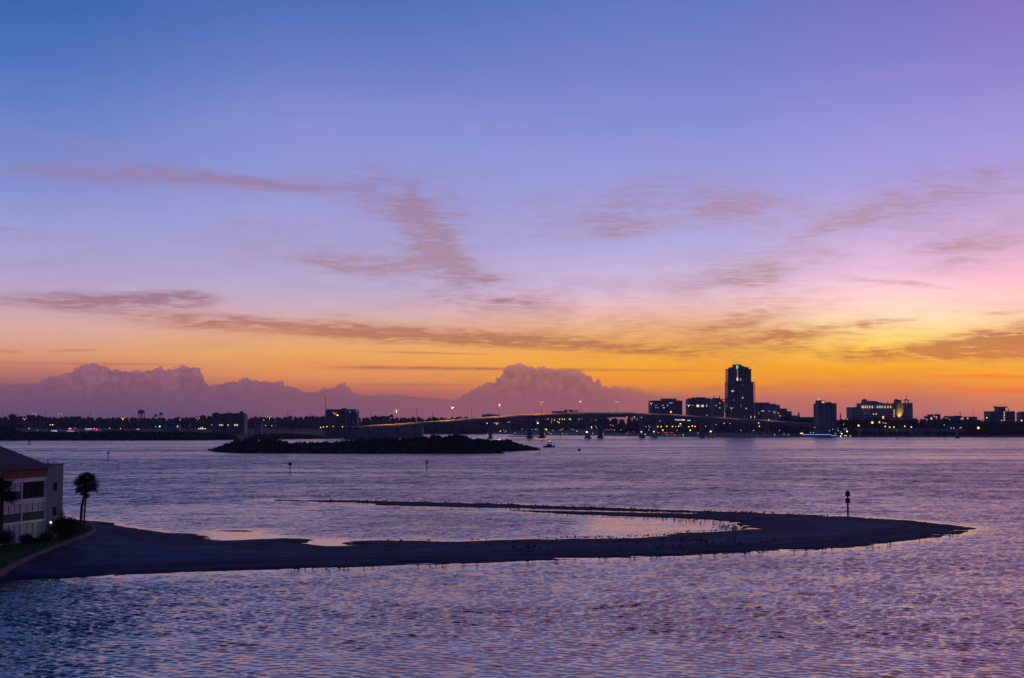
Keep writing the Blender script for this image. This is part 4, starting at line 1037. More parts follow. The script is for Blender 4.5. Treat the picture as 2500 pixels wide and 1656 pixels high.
for k, (px, ph) in enumerate([(968, 1001), (1105, 993), (1219.5, 987), (1322, 981), (1417, 979), (1506, 981), (1590, 984), (1681, 989), (1786, 996), (1891, 1005)]):
    c = deckpt(px, 13.8)
    street_lamp(px, ph, interp(DECK, px), c.y, ['first low yellow bridge lamp at the left approach', 'second bridge lamp from the left above the approach', 'bridge lamp by the low flat roofed block behind',
        'bridge lamp left of the open framed block', 'brightest bridge lamp right of the open framed block', 'bridge lamp at the crest of the bridge', 'bridge lamp at the left corner of the wide office block',
        'bridge lamp at the left edge of the stepped office block', 'bridge lamp in front of the tall tower', 'last bridge lamp at right in front of the stepped blocks'][k], 'lamps along the bridge', 60000 if px < 1350 else 12000, m='gold', col=(1, .40, .10))

def car():
    r = thing('car', (0, 0, 0), '', 'car')
    b = MB(); b.frustum(-2.2, 2.2, -.9, .9, .32, -2.15, 2.15, -.85, .85, .85); b.frustum(-1.3, 1.5, -.82, .82, .85, -.8, .9, -.7, .7, 1.45); b.build('body', 'carred', r)
    for x in (-1.4, 1.4):
        for y in (-.85, .85): MB().tube([(x, y - .1, .33), (x, y + .1, .33)], .33, 10).build('wheel', 'tyre', r)
    for y in (-.6, .6):
        MB().box(2.18, 2.30, y - .2, y + .2, .55, .8).build('headlight', 'white_l', r); MB().box(-2.30, -2.18, y - .2, y + .2, .6, .82).build('taillight', 'red_l', r)
    return r
c0 = None
for px, lane, flip, lab in [(938, 3, 1, 'car climbing the left end of the bridge approach'), (1037, 3, 1, 'car with bright headlights on the bridge approach'), (1112, 19, 0, 'small car on the far lanes near the second lamp'),
                            (1333, 3, 0, 'dark car near the lamp left of the open framed block'), (1365, 19, 0, 'dark car before the open framed block'), (1433, 4, 1, 'car just right of the brightest bridge lamp'),
                            (1549, 4, 0, 'dark car on the bridge crest over the main span'), (1781, 4, 1, 'car with red taillights below the tall tower'), (1805, 4, 0, 'car with glaring headlights below the tall tower'),
                            (958, 19, 1, 'car on the far lanes at the lower bridge approach'), (1010, 19, 1, 'car on the far lanes beside the tall palm')]:
    if c0 is None: c0 = o = car()
    else: o = dup(c0)
    up = 1.1 if lane > 13 else 0.0; p = deckpt(px, lane, up); q = deckpt(px + 8, lane, up); o.location = (p.x, p.y, p.z - .9)
    a = math.atan2(q.y - p.y, q.x - p.x); e = math.atan2(q.z - p.z, (q - p).length)
    o.rotation_euler = (0, -e, a) if flip else (0, e, a + math.pi)
    tag(o, lab, 'car', 'cars on the bridge')

# ------------------------------------------------------------------ buildings of the far shore
class Bld:
    def __init__(s, name, label, px, Y, cat='building'):
        s.Y = Y; s.gz = gz(px, Y); s.off = (at(px, 1031, Y).x, Y, s.gz)
        s.r = thing(name, s.off, label, cat)
    def xz(s, px, py, dy=0): p = at(px, py, s.Y + dy); return p.x, p.z
    def mesh(s, boxes):                  # (px0, px1, pytop, pybottom or None, dy front, depth)
        mb = MB()
        for b in boxes:
            x0, z1 = s.xz(b[0], b[2]); x1, _ = s.xz(b[1], b[2]); z0 = s.gz - 1 if b[3] is None else s.xz(b[0], b[3])[1]
            dy = b[4] if len(b) > 4 else 0; dp = b[5] if len(b) > 5 else 20
            mb.box(x0, x1, s.Y + dy, s.Y + dy + dp, z0, z1)
        return mb
    def part(s, name, m, *boxes, parent=None, label=None):
        for q in boxes[:-1]: s.mesh([q]).build(name, m, parent or s.r, off=s.off)
        o = s.mesh(boxes[-1:]).build(name, m, parent or s.r, off=s.off)
        if label: o['label'] = label
        return o
    def lit(s, lst, m, w=2.2, h=2.2, dy=-.3, name='lit_window', depth=.2):
        for q in lst:
            ww = q[2] if len(q) > 2 else w; hh = q[3] if len(q) > 3 else h
            s.part(name, m, (q[0] - ww / 2, q[0] + ww / 2, q[1] - hh / 2, q[1] + hh / 2, dy, depth))
    def bands(s, px0, px1, ys, h, dy=-.15, m='glass', name='window_band', gaps=0):
        for y in ys:
            bx = [(px0, px1, y - h / 2, y + h / 2, dy, .25)]
            if gaps:
                w = (px1 - px0) / gaps; bx = [(px0 + (k + .12) * w, px0 + (k + .88) * w, y - h / 2, y + h / 2, dy, .25) for k in range(gaps)]
            s.part('window' if gaps else name, m, *bx)
    def mast(s, px, pytop, pybot, r=.18, dy=4, name='antenna'):
        p, q = at(px, pytop, s.Y + dy), at(px, pybot, s.Y + dy)
        MB().tube([q, p], [r, r * .6], 5).build(name, 'dark', s.r, off=s.off)

# tall tower
b = Bld('residential_tower', 'tallest tower with stepped crown and lit balcony stacks down both edges', 1808, 1900)
b.part('wall', 'glasstower', (1776.5, 1839.5, 932, None, 0, 26), label='dark glazed main shaft')
b.part('upper_wall', 'glasstower', (1777.5, 1834, 902, 932, .6, 24))
for nm, q in (('cornice', (1776, 1835.5, 901, 902, -.2, 26)), ('cornice', (1784, 1830, 896.6, 897.6, .8, 22)), ('cornice', (1791.5, 1811.5, 890, 891, 1.6, 17))):
    b.part(nm, 'walldark', q)
b.part('crown', 'walldark', (1785, 1828, 897.6, 901, 1.2, 22), (1793, 1810.5, 891, 896.6, 2, 16), (1810.5, 1817, 893.5, 896.6, 3, 14), (1817, 1822, 895.2, 896.6, 3, 14))
for p in (1783.5, 1792, 1806.5, 1815.5, 1826.5): b.part('pilaster', 'wallgrey', (p - .8, p + .8, 903 if p < 1830 else 932, None, -.6, 1.15))
for k in range(34):
    y = 905 + k * 4.05; b.part('floor_slab', 'wallgrey', (1777.8 if y < 932 else 1776.8, 1833.6 if y < 932 else 1839.2, y, y + .55, -.25, .5))
for s, (a, c) in enumerate(((1772.6, 1776.4), (1839.6, 1843.4))):
    out = a if s == 0 else c
    b.part('corner_column', 'brick', (out - .45, out + .45, 931.5, None, 2, 1.2))
    for k in range(28): b.part('balcony', 'walldark', (a, c, 934 + k * 4.1, 934.9 + k * 4.1, 2, 5))
b.part('light_strip', 'teal_l', (1798, 1799.1, 892.5, 902, -.35, .2), (1800.6, 1801.6, 892.5, 900, -.35, .2), label='teal light strip on the crown')
b.part('light_strip', 'dim', (1799.5, 1800.9, 903, 921, -.75, .1)); b.part('light_strip', 'warm', (1798.2, 1801.8, 922, 930, -.75, .1)); b.part('light_strip', 'cool', (1807.4, 1808.6, 924, 930, -.75, .1))
b.lit([(1787.8, 955, 4, 3.4), (1791.6, 955, 1.4, 3.4)], 'warmhi'); b.lit([(1812, 939, 1.2, 1.4), (1791.5, 977, 1.4, 2.2), (1808.3, 991, 1, 7)], 'dim')
b.lit([(1813, 971.5, 3, 2.4), (1821.5, 997.5, 2.6, 2.4)], 'warm'); b.lit([(1817, 1018, 1, 6), (1833, 1018.5, 1.4, 5), (1842.5, 1018.5, 1.1, 5)], 'warm', name='uplight', dy=-.5)
b.mast(1800.5, 880.5, 890, .12, 8, 'spire')

b = Bld('office_block', 'wide office block with a roof box and few lit windows behind the bridge crest', 1627, 2000)
b.part('wall', 'walldark', (1588, 1666, 979, None, 0, 30)); b.part('penthouse', 'wallgrey', (1616, 1652, 973.4, 979, 2, 20))
b.part('parapet', 'wallgrey', (1587.6, 1666.4, 978.2, 979.4, -.5, .8))
b.bands(1594, 1634, [990, 996, 1002, 1008], 2.4, gaps=10); b.bands(1646, 1663, [984, 990, 996, 1002, 1008], 3.0)
b.bands(1594, 1663, [1015], 2.4, gaps=14)
for p, t in ((1617.5, 970.5), (1623, 971), (1634, 970.5), (1641, 972), (1646, 971.5), (1651, 971)): b.mast(p, t, 974, .2, 6)
b.lit([(1600, 990, 1.2, 1.4), (1604, 990, 1, 1.4), (1618, 990, 3, 1.6), (1629.5, 990, 2.2, 2.4), (1600.7, 995.7, 1.4, 2), (1606, 995.7, 1.4, 2), (1620.8, 995.7, 4, 2), (1648, 1012.5, 8, 1.5)], 'cool')
b.lit([(1625.5, 1011.5), (1630, 1011.8, 1.6), (1635, 1011.8, 3.4), (1640.5, 1011.8, 2)], 'dim'); b.lit([(1638, 984, 8, 2.4)], 'dim', name='lit_sign'); b.lit([(1638, 1006, 3, 3)], 'amber')

b = Bld('office_block', 'stepped office block with a row of large warm lit openings', 1709, 2010)
b.part('wall', 'walldark', (1680, 1738, 974, None, 0, 30)); b.part('left_bay', 'wallgrey', (1679.6, 1685, 973, None, -.8, 6))
b.part('roof_box', 'walldark', (1690, 1697, 970.6, 974, 2, 14), (1701, 1724, 970.2, 974, 1.5, 18), (1724, 1734, 972.2, 974, 2, 14))
b.part('wall_panel', 'wallgrey', (1717, 1736, 975, 986, -.5, .6), (1701, 1716, 985, 988, -.5, .6), (1730, 1736, 986, 1012, -.5, .6))
b.bands(1686, 1736, [1000, 1008], 4, gaps=8); b.bands(1688, 1700, [980, 985], 2.5); b.bands(1724, 1730, [981], 5)
b.lit([(1703.6, 991.2, 6.4, 5.4), (1715, 991.4, 6, 4.6)], 'warm'); b.lit([(1725.2, 990.8, 2, 5)], 'warmhi'); b.lit([(1691.8, 990, 4, 2)], 'dim')
for p in (1695, 1699, 1701): b.mast(p, 966, 971, .12)
b.lit([(1684, 999, 1.4, 1.8)], 'cool'); b.lit([(1726, 1014, 2, 3)], 'dim')

b = Bld('office_block', 'narrow pale block with two roof stacks left of the tall tower', 1754, 1990)
b.part('wall', 'walltan', (1738.3, 1771, 974.6, None, 0, 26)); b.part('roof_box', 'walldark', (1741, 1759, 972, 974.6, 2, 14))
b.part('corner_pier', 'walltan', (1738.2, 1742.5, 975, None, -.6, 3))
b.part('roof_stack', 'dark', (1743.2, 1744.8, 965.8, 972, 4, 1.2)); b.part('roof_stack', 'dark', (1757, 1758.6, 965.8, 972, 4, 1.2))
for p in (1748, 1750.5, 1753): b.mast(p, 966.5, 972, .1)
b.bands(1743.5, 1767, [981, 987, 993, 999, 1005, 1011], 2.6, gaps=7)
b.lit([(1741.5, 991, 2.4, 2.6), (1741, 1002.5, 2.4, 2.4)], 'warmhi'); b.lit([(1757.2, 984.6), (1748.4, 990.2, 1.6, 2.6), (1757, 996)], 'cool'); b.lit([(1766, 978)], 'red_l', name='beacon')
for k in range(12): b.lit([(1769.6, 979 + 3.8 * k, 1.5, 1.6)], 'dim' if k < 8 else 'warm', name='stair_window')

b = Bld('office_block', 'stepped grey blocks right of the tall tower', 1874, 2020)
b.part('wall', 'walldark', (1844.5, 1879, 983, None, 0, 30)); b.part('wall', 'wallgrey', (1859, 1894, 986.3, None, -3, 26), label='plain middle step'); b.part('wall', 'walldark', (1894, 1903.8, 989, None, -1, 24))
b.bands(1845.5, 1858, [988, 994, 1000], 3, gaps=2); b.bands(1862, 1892, [1004.5], 2.2, dy=-3.15, gaps=9)
for p in (1862, 1867, 1872, 1876, 1878.6): b.mast(p, 980.8, 983, .15)
b.lit([(1860, 1003.5, 2.6, 2.4), (1864, 1004, 1.4, 1.4)], 'warm', dy=-3.3); b.lit([(1877, 1004.5, 6, 1.2)], 'dim', dy=-3.3); b.lit([(1852.4, 1009, 1, 5)], 'dim')
b = Bld('office_block', 'low pale building with a dark set back top right of the stepped blocks', 1910, 1960)
b.part('wall', 'wallgrey', (1897, 1921.5, 1000, None, 0, 20)); b.part('set_back_top', 'walldark', (1898.5, 1921.5, 997.6, 1000, 2, 14), (1921.5, 1933.5, 1004.2, None, 2, 14))
b.bands(1901, 1919, [1009], 8, gaps=7); b.lit([(1900.5, 1009), (1904.5, 1015.5)], 'warmhi'); b.lit([(1904, 1020.6, 6, 1.4)], 'warm')
b = Bld('church', 'small low block with a white steeple behind the bridge end', 1944, 1980)
b.part('wall', 'walltan', (1936, 1953, 1014.4, None, 0, 14)); x, z = b.xz(1950.8, 1010); st = MB(); st.box(x - 1.0, x + 1.0, b.Y + 1, b.Y + 3, z - 4.2, z + .6); st.frustum(x - 1.1, x + 1.1, b.Y + .9, b.Y + 3.1, z + .6, x - .05, x + .05, b.Y + 1.95, b.Y + 2.05, z + 2.6)
st.build('steeple', 'white', b.r, off=b.off)
b = Bld('parking_garage', 'long low parking garage with open decks left of the slab hotel', 1972, 1860)
b.part('wall', 'walldark', (1946, 2002, 1019, None, 6, 18)); b.part('deck', 'walltan', (1945, 2003, 1018.4, 1019.6, -.3, 24), (1945, 2003, 1024.6, 1027.4, -.3, 24), (1945, 2003, 1033, 1037.6, -.3, 24))
b.part('column', 'wallgrey', *[(p, p + .8, 1019.6, None, 0, 1) for p in range(1947, 2003, 8)]); b.lit([(1978.6, 1033, 3, 2.6)], 'amber'); b.lit([(1951, 1031.6, 1.6, 2)], 'dim')

b = Bld('hotel', 'dark slab hotel with notched roof standing at the waterfront', 2020, 1700)
b.part('wall', 'walldark', (1997, 2042.4, 985.4, None, 0, 26)); b.part('left_bay', 'wallgrey', (1996.2, 2011.8, 978.6, None, -1.2, 14)); b.part('roof_box', 'walldark', (2021.4, 2031.4, 981.8, 985.4, 4, 12))
b.part('cornice', 'walldark', (2011.8, 2043.2, 984.6, 985.8, -.8, 28), (1995.6, 2012.2, 978, 979, -1.8, 15))
for k, p in enumerate((2012, 2018, 2024, 2031, 2037)): b.part('pilaster', 'wallgrey', (p, p + 2.6, 986, None, -.8, .9))
b.bands(2012.4, 2041.6, [990 + 4.4 * k for k in range(14)], 2.2, dy=-.35); b.bands(1999, 2009, [988 + 4.4 * k for k in range(14)], 2.2, dy=-1.4)
b.lit([(2008.3, 982, 4.6, 3.4)], 'warm', dy=-1.6, name='lit_sign'); b.lit([(2001.3, 974.2, 2.2, 4)], 'cool', dy=2, depth=2, name='roof_beacon')

b = Bld('hotel', 'resort hotel with red tiled roof and long row of lit arched windows', 2150, 1900)
b.part('wall', 'walltan', (2077.5, 2186, 995, None, 0, 26)); b.part('upper_wall', 'walltan', (2101, 2183, 986, 995, 1.5, 22))
x0, z0 = b.xz(2103, 986); x1, z1 = b.xz(2164, 978.8); MB().hip(x0, x1, b.Y + .5, b.Y + 25, z0, z1).build('roof', 'rooftile', b.r, off=b.off)
x0, z0 = b.xz(2105.5, 977.5); x1, z1 = b.xz(2119, 973.6); b.part('turret', 'walltan', (2107, 2117.5, 977.4, 986, .2, 9)); MB().hip(x0, x1, b.Y - .6, b.Y + 10, z0, z1).build('turret_roof', 'rooftile', b.r, off=b.off)
b.part('roof_edge', 'rooftile', (2100, 2186, 985, 986, 1, 24), (2077, 2101, 994.2, 995.2, -.6, 26)); b.part('chimney', 'walldark', (2169.5, 2171.5, 981.6, 986, 6, 2))
b.lit([(p, 994, 2.3, 5.2) for p in (2104.8, 2108, 2112.4, 2117.3, 2123.5, 2129.6, 2142, 2147.8, 2153, 2160, 2167.5, 2174)], 'warmhi', dy=-.6, name='arched_window')
b.lit([(2182.5, y, 2, 2.8) for y in (1002, 1007, 1012, 1017)], 'warm', dy=-.6); b.lit([(2132.4, 1011.2, 2, 3), (2139, 1011.2, 2.2, 3)], 'warm'); b.lit([(2156, 1019.5, 2.6, 6)], 'amber')
b.lit([(2108.5, 1002, 1.2, 1.6), (2110, 1009, 1.2, 1.6), (2116, 1008, 1.2, 1.6), (2121.5, 1001, 1.2, 1.6)], 'dim'); b.lit([(2078.6, 992.6, 2.6, 2.4)], 'cool', name='roof_beacon')
b.bands(2080, 2183, [1002, 1008, 1014, 1020], 2.6, gaps=24)
b.part('right_tower', 'walltan', (2186, 2226.6, 984, None, -3, 24), label='broad plain right hand tower'); b.part('right_turret', 'walldark', (2185, 2199, 976.4, 984, -3.4, 10)); x0, z0 = b.xz(2183.6, 976.4); x1, z1 = b.xz(2190.5, 973.2)
MB().hip(x0, x1, b.Y - 4, b.Y + 2, z0, z1).build('turret_roof', 'rooftile', b.r, off=b.off); x0, z0 = b.xz(2207, 978); x1, z1 = b.xz(2219.6, 973.6); MB().hip(x0, x1, b.Y - 2, b.Y + 8, z0, z1).build('cupola_roof', 'rooftile', b.r, off=b.off)
b.part('cupola_post', 'walldark', (2208.5, 2210.4, 978, 984, -1, 1.2), (2216, 2218, 978, 984, -1, 1.2)); b.mast(2213.8, 965, 974, .16, 3, 'spire'); x, z = b.xz(2213.8, 967); MB().ball((x, b.Y + 3, z), .7, .7, .7, 8, 5).build('finial', 'dark', b.r, off=b.off)
b.part('wall_niche', 'walldark', (2186.2, 2189.5, 985, None, -3.3, .4), (2203.6, 2206, 985, None, -3.3, .4))
def uplight():
    x, z = b.xz(2197, 1024, -6); l = bpy.data.lights.new('wall_washer', 'SPOT'); l.energy = 15000; l.color = (1, .62, .12); l.spot_size = 1.0; l.spot_blend = .8; l.shadow_soft_size = .3
    o = bpy.data.objects.new('wall_washer', l); COL.objects.link(o); o.parent = b.r; o.location = (x - b.off[0], -7.5, z - b.off[2] - 1)
    o.rotation_euler = (math.radians(158), 0, 0)
uplight()

for lab, px, Y, blocks, lits in [
    ('small lit villa with twin end towers on the right skyline', 2284, 1830, [(2273, 2278, 1012.5), (2278, 2289, 1016.5), (2289, 2296.5, 1012)], [(2273.5, 1022, 3.4, 6), (2286.3, 1018, 2, 3), (2286.3, 1022.5, 2, 3), (2281.5, 1017, 3, 1.6)]),
    ('long flat roofed block under the thin mast at right', 2354, 1850, [(2322, 2352, 1016.5), (2352, 2386, 1018), (2340, 2347, 1015.4)], [(2362.4, 1021.6, 2, 4), (2346, 1023.4, 1.6, 3), (2350.3, 1023.4, 1.8, 3)]),
    ('building cut by the right edge with a small roof box', 2500, 1840, [(2492, 2530, 1008), (2496, 2520, 1005.6)], [])]:
    b = Bld('low_building', lab, px, Y); b.part('wall', 'walldark', *[(q[0], q[1], q[2], None, 0 + k * .6, 16) for k, q in enumerate(blocks)])
    b.part('roof_edge', 'wallgrey', *[(q[0] - .3, q[1] + .3, q[2] - .5, q[2] + .2, -.3 + k * .6, 17) for k, q in enumerate(blocks)])
    b.lit(lits, 'warmhi')
b = Bld('antenna_block', 'dark block with a roof house bristling with antennas and dishes', 2447, 1820)
b.part('wall', 'walldark', (2416, 2478, 1004.2, None, 0, 22)); b.part('roof_house', 'wallgrey', (2437, 2456.5, 995, 1004.2, 3, 12)); b.part('roof_slab', 'walldark', (2434.5, 2459.5, 992.8, 995, 2, 15)); b.part('roof_stack', 'dark', (2463.5, 2465.4, 998, 1004.2, 4, 1))
b.bands(2420, 2475, [1010, 1016, 1022], 2.4, gaps=12)
for p, t in ((2437, 980.5), (2442.3, 984), (2451.6, 980.5), (2454, 984)): b.mast(p, t, 993, .11)
for p, t in ((2431.5, 992), (2432, 997), (2461.5, 994.5)):
    x, z = b.xz(p, t); MB().ball((x, b.Y + 3, z), .85, .3, .85, 10, 6).tube([(x, b.Y + 3.2, z), (x + (2.4 if p < 2440 else -2.2), b.Y + 3.6, z - .4)], .09, 5).build('dish', 'dark', b.r, off=b.off)
b.lit([(2451.6, y, 2.2, 3.2) for y in (1007.5, 1013.8, 1019.6, 1025.6)], 'warm'); b.lit([(2445.4, 1026.6, 2.4, 2.6)], 'cool')

b = Bld('hotel', 'balconied hotel with hipped roofs and a corner cupola on the left shore', 557, 1620)
b.part('wall', 'walldark', (520, 596, 1011.4, None, 0, 22)); b.part('end_bay', 'walldark', (518.6, 535, 1011, None, -1.5, 10), (583, 597.4, 1010.4, None, -1.5, 12))
for (a, c, yb, yt, dy, dp) in ((516.4, 537, 1011, 1006.8, -2.2, 12), (535, 575, 1011.4, 1007.2, -.8, 22), (560, 590, 1011.4, 1007.8, -1.2, 22), (581, 599, 1010.4, 1007.4, -2.3, 14), (582.6, 594, 1006.4, 1003.8, -1, 8)):
    x0, z0 = b.xz(a, yb); x1, z1 = b.xz(c, yt); MB().hip(x0, x1, b.Y + dy, b.Y + dy + dp, z0, z1).build('roof', 'rooftile', b.r, off=b.off)
b.part('cupola', 'walldark', (584.4, 592, 1006.4, 1008.4, 0, 5))
for y in (1016, 1022, 1028, 1034): b.bands(538, 581, [y], 3.2, gaps=12); b.part('balcony', 'wallpale', *[(560 + 5 * k, 563.4 + 5 * k, y + 1.2, y + 2, -1.1, 1) for k in range(4)])
b.bands(521, 533, [1017, 1024, 1031], 2.8, dy=-1.7, gaps=3); b.bands(585, 596, [1017, 1024, 1031], 2.8, dy=-1.7, gaps=3)
b.lit([(p, 1038, 2, 3.4) for p in (530, 533.5, 537, 541, 544.6, 548, 557, 573.5, 576.5, 580)], 'warm', name='arcade_window', dy=-.5); b.lit([(517.8, 1037.8, 1.4, 2.2)], 'cool', dy=-1.8)

b = Bld('office_block', 'banded office block with a tall thin mast at its left corner', 833, 1620)
b.part('wall', 'walldark', (796.5, 869, 999.4, None, 0, 26)); b.part('end_bay', 'walldark', (793.6, 797, 1003.5, None, 1, 16), (869, 873, 1003.5, None, 1, 16)); b.part('roof_box', 'dark', (833, 843.4, 996.6, 999.4, 6, 8)); b.part('corner_column', 'wallgrey', (843.5, 847, 1003, None, -.5, .8))
for k in range(7): b.bands(798, 842, [1006.5 + 5 * k], 2.4); b.bands(848, 867, [1006.5 + 5 * k], 2.4)
b.mast(794.6, 968.5, 1004, .3, 2, 'mast'); b.lit([(854, 1005.5, 3, 2), (871, 1005, 2, 2.4)], 'dim'); b.lit([(824, 1014, 4, 2.6)], 'amber', name='lit_sign'); b.part('plant_box', 'wallgrey', (855, 866, 1001.2, 1004, -.4, 5))
b = Bld('low_building', 'low flat roofed block with a pale stair core behind the rising bridge', 1198, 2320)
b.part('wall', 'wallgrey', (1176.5, 1220, 1012.3, None, 0, 16)); b.part('upper_wall', 'wallgrey', (1184, 1202, 1011, 1012.3, 1, 12)); b.part('stair_core', 'white', (1200, 1203.6, 1012.8, None, -.4, .6)); b.bands(1178, 1198, [1017, 1021], 2, gaps=5)
b = Bld('framed_block', 'flat block with an open framed top storey behind the bridge crest', 1380, 2320)
b.part('wall', 'walldark', (1348.5, 1378, 1004, None, 0, 16), (1377.6, 1412.4, 1010, None, 0, 16)); b.part('roof_slab', 'walldark', (1377.4, 1412.8, 1001.2, 1003, -.4, 17)); b.part('solid_bay', 'walldark', (1378, 1384.4, 1003, 1010, 0, 15), (1391, 1397.6, 1003, 1010, 0, 15), (1400, 1412.2, 1005, 1010, 0, 15))
b.part('column', 'wallgrey', *[(p, p + .7, 1003, 1010, .2, 1) for p in (1386.4, 1389.6, 1398, 1404.5)])
b = Bld('low_building', 'low white lit shop row behind the left mangroves', 130, 1465)
b.part('wall', 'wallpale', (120, 146, 1047.5, None, 0, 10)); b.part('roof', 'roofslate', (119, 147, 1046.6, 1047.6, -1, 12)); b.lit([(128.5, 1052, 5, 2.4), (136, 1052.4, 6, 2.6)], 'cool')
b = Bld('low_building', 'low house with a lit front and pink sign behind the left mangroves', 172, 1470)
b.part('wall', 'wallpale', (160, 186, 1046.5, None, 0, 10)); b.part('roof', 'roofslate', (159, 187, 1045.4, 1046.6, -1, 12)); b.lit([(173, 1052.6, 18, 2)], 'dim'); b.lit([(171, 1046.6, 3, 2.4)], 'pink_l', name='lit_sign', dy=-1.4); b.lit([(175.4, 1046.4, 1.6, 1.6)], 'warmhi', dy=-1.4)
b = Bld('low_building', 'long low white building with a bright eave strip right of the pink sign', 218, 1470)
b.part('wall', 'wallpale', (205, 240, 1046, None, 0, 10)); b.part('roof', 'roofslate', (204, 241, 1044.6, 1046, -1, 12)); b.lit([(217, 1047.6, 16, 1.8)], 'cool', dy=-1.4, name='lit_eave'); b.lit([(231, 1046.6, 2.2, 2.2), (237, 1049, 2, 2.2)], 'red_l', dy=-1.4, name='lit_sign')
b = Bld('low_building', 'pale two storey house among dark trees left of the causeway hotel', 415, 1490)
b.part('wall', 'wallgrey', (402, 436, 1036, None, 0, 12)); b.bands(404, 434, [1040], 2.4, gaps=8); x0, z0 = b.xz(400.5, 1036); x1, z1 = b.xz(437.5, 1033); MB().hip(x0, x1, b.Y - 1, b.Y + 13, z0, z1).build('roof', 'roofslate', b.r, off=b.off); b.lit([(433.6, 1041.6, 2, 2)], 'amber')
b = Bld('low_building', 'narrow blue grey house right of the balconied hotel', 634, 1500)
b.part('wall', 'wallgrey', (622, 638, 1030, None, 0, 10)); b.bands(624, 636, [1034, 1039], 2.4, gaps=3); b.part('roof', 'roofslate', (621, 639, 1029, 1030, -.8, 12))

# water tower
def water_tower():
    Y = 2600; c = at(345, 1005.5, Y); z0 = gz(345, Y); R = 8.5 / FPX * Y
    r = thing('water_tower', (c.x, Y, z0), 'round water tower on slender legs above the left woods', 'water tower'); h = c.z - z0
    MB().ball((0, 0, h), R, R, R * .62, 20, 10).build('tank', 'wallgrey', r, True)
    for k in range(7):
        a = 2 * math.pi * k / 7; MB().tube([(R * .98 * math.cos(a), R * .98 * math.sin(a), -1), (R * .93 * math.cos(a), R * .93 * math.sin(a), h - 1)], .4, 6).build('leg', 'wallgrey', r)
    MB().tube([(0, 0, -1), (0, 0, h - R * .5)], 1.2, 10).build('riser', 'wallgrey', r)
water_tower()

# utility poles and masts
def pole(px, pytop, pybot, Y, label, arms=0, r=.2, name='utility_pole', cat='utility pole', group=None):
    t, q = at(px, pytop, Y), at(px, pybot, Y); o = thing(name, (t.x, Y, q.z), label, cat, group); h = t.z - q.z
    MB().tube([(0, 0, -4), (0, 0, h)], [r * 1.3, r], 6).build('pole', 'dark', o)
    for k in range(arms): MB().box(-.15, 1.6 if arms > 1 else 1.0, -.08, .08, h - 1.2 - k * 2.6, h - 1.0 - k * 2.6).build('crossarm', 'dark', o)
    return o
for px, a, c, n, l in [(6, 1006, 1020, 0, 'utility pole at the left edge above the woods'), (112, 1006, 1020, 1, 'utility pole between two tall lamps above the woods'), (221, 1007, 1020, 0, 'thin utility pole left of the water tower'),
                       (327, 1007, 1020, 0, 'utility pole right beside the water tower'), (435.5, 1008, 1020, 0, 'left of two thin utility poles before the balconied hotel'), (455, 1010, 1020, 0, 'right of two thin utility poles before the balconied hotel'),
                       (642.5, 1010, 1020, 0, 'short utility pole right of the balconied hotel'), (702.5, 1001, 1020, 4, 'tall pylon with four side arms left of the masted block'), (757.5, 1004, 1020, 1, 'utility pole on the tree tops left of the masted block'),
                       (906, 1006, 1022, 0, 'utility pole right of the masted block'), (1017.5, 1000, 1022, 2, 'tall utility pole between two bridge lamps'), (1151.5, 1000, 1020, 2, 'tall utility pole left of the low flat roofed block'),
                       (1256, 1012, 1024, 0, 'short pole poking over the bridge left of its crest'), (1306.5, 1001, 1024, 1, 'pole rising behind the bridge left of the framed block'), (1487, 999.5, 1020, 1, 'pole rising behind the bridge crest'),
                       (2375.6, 997, 1022, 0, 'tall thin mast on the right skyline')]:
    pole(px, a, c, 1980, l, n, .22)
def beacon_tank():
    o = pole(2344, 1008, 1020, 1980, 'small tank on a pole on the right skyline', 0, .3, 'tank_tower', 'tank tower'); h = at(2344, 1008, 1980).z - at(2344, 1020, 1980).z
    MB().ball((0, 0, h), .9, .9, 1.3, 10, 6).build('tank', 'walldark', o)
beacon_tank()

# long pale waterfront shed on the right and the lit dock
b = Bld('waterfront_shed', 'long pale blue waterfront shed along the right shore', 2220, 1648)
b.part('wall', mat('shed_cladding', (.20, .24, .30), .7, noise=.2, nscale=.06), (2092, 2352, 1048.2, None, 0, 16)); b.part('roof', 'wallgrey', (2091, 2353, 1046.6, 1048.4, -1, 18)); b.part('door', 'walldark', (2144, 2158, 1050, None, -.2, .4), (2168, 2176, 1050, None, -.2, .4))
b.part('door', 'walldark', (2100, 2124, 1054, None, -.2, .4), (2236, 2239, 1049, None, -.2, .4)); b.lit([(2190, 1051, 3, 1)], 'dim')
b = Bld('dock_pavilion', 'long low dock pavilion edged by a bright blue white light strip', 1985, 1632)
b.part('float', 'walldark', (1924, 2046, 1064.6, None, -3, 14)); b.part('wall', 'hulldark', (1932, 2036, 1061.8, 1064.7, 0, 8)); b.part('roof', 'rail', (1926, 2038, 1060.9, 1061.8, -1.6, 11))
b.part('light_strip', 'blue_l', (1958, 2028, 1060.6, 1061.9, -1.9, .25), (2028, 2029, 1061.9, 1063.6, -1.9, .25), (2029, 2042, 1063, 1064.1, -1.9, .25)); b.part('post', 'walldark', *[(p, p + .6, 1061.8, 1064.7, -1.4, .3) for p in range(1930, 2036, 9)])
b.part('canopy', 'gold', (1954.5, 1960, 1057.4, 1059.4, -1, 3))
b = Bld('dock', 'low dock with an orange lit edge in front of the marina', 1740, 1560)
b.part('platform', 'wood', (1690, 1840, 1068.6, 1070.6, 0, 10)); b.lit([(1752, 1069.8, 44, .9)], 'strip', dy=-.2, name='light_strip'); b.part('pile', 'wood', *[(p, p + .7, 1068, 1074, -.3, .5) for p in range(1692, 1840, 12)])
b = Bld('dock', 'dark plank jetty between the left bridge piers', 1290, 1500)
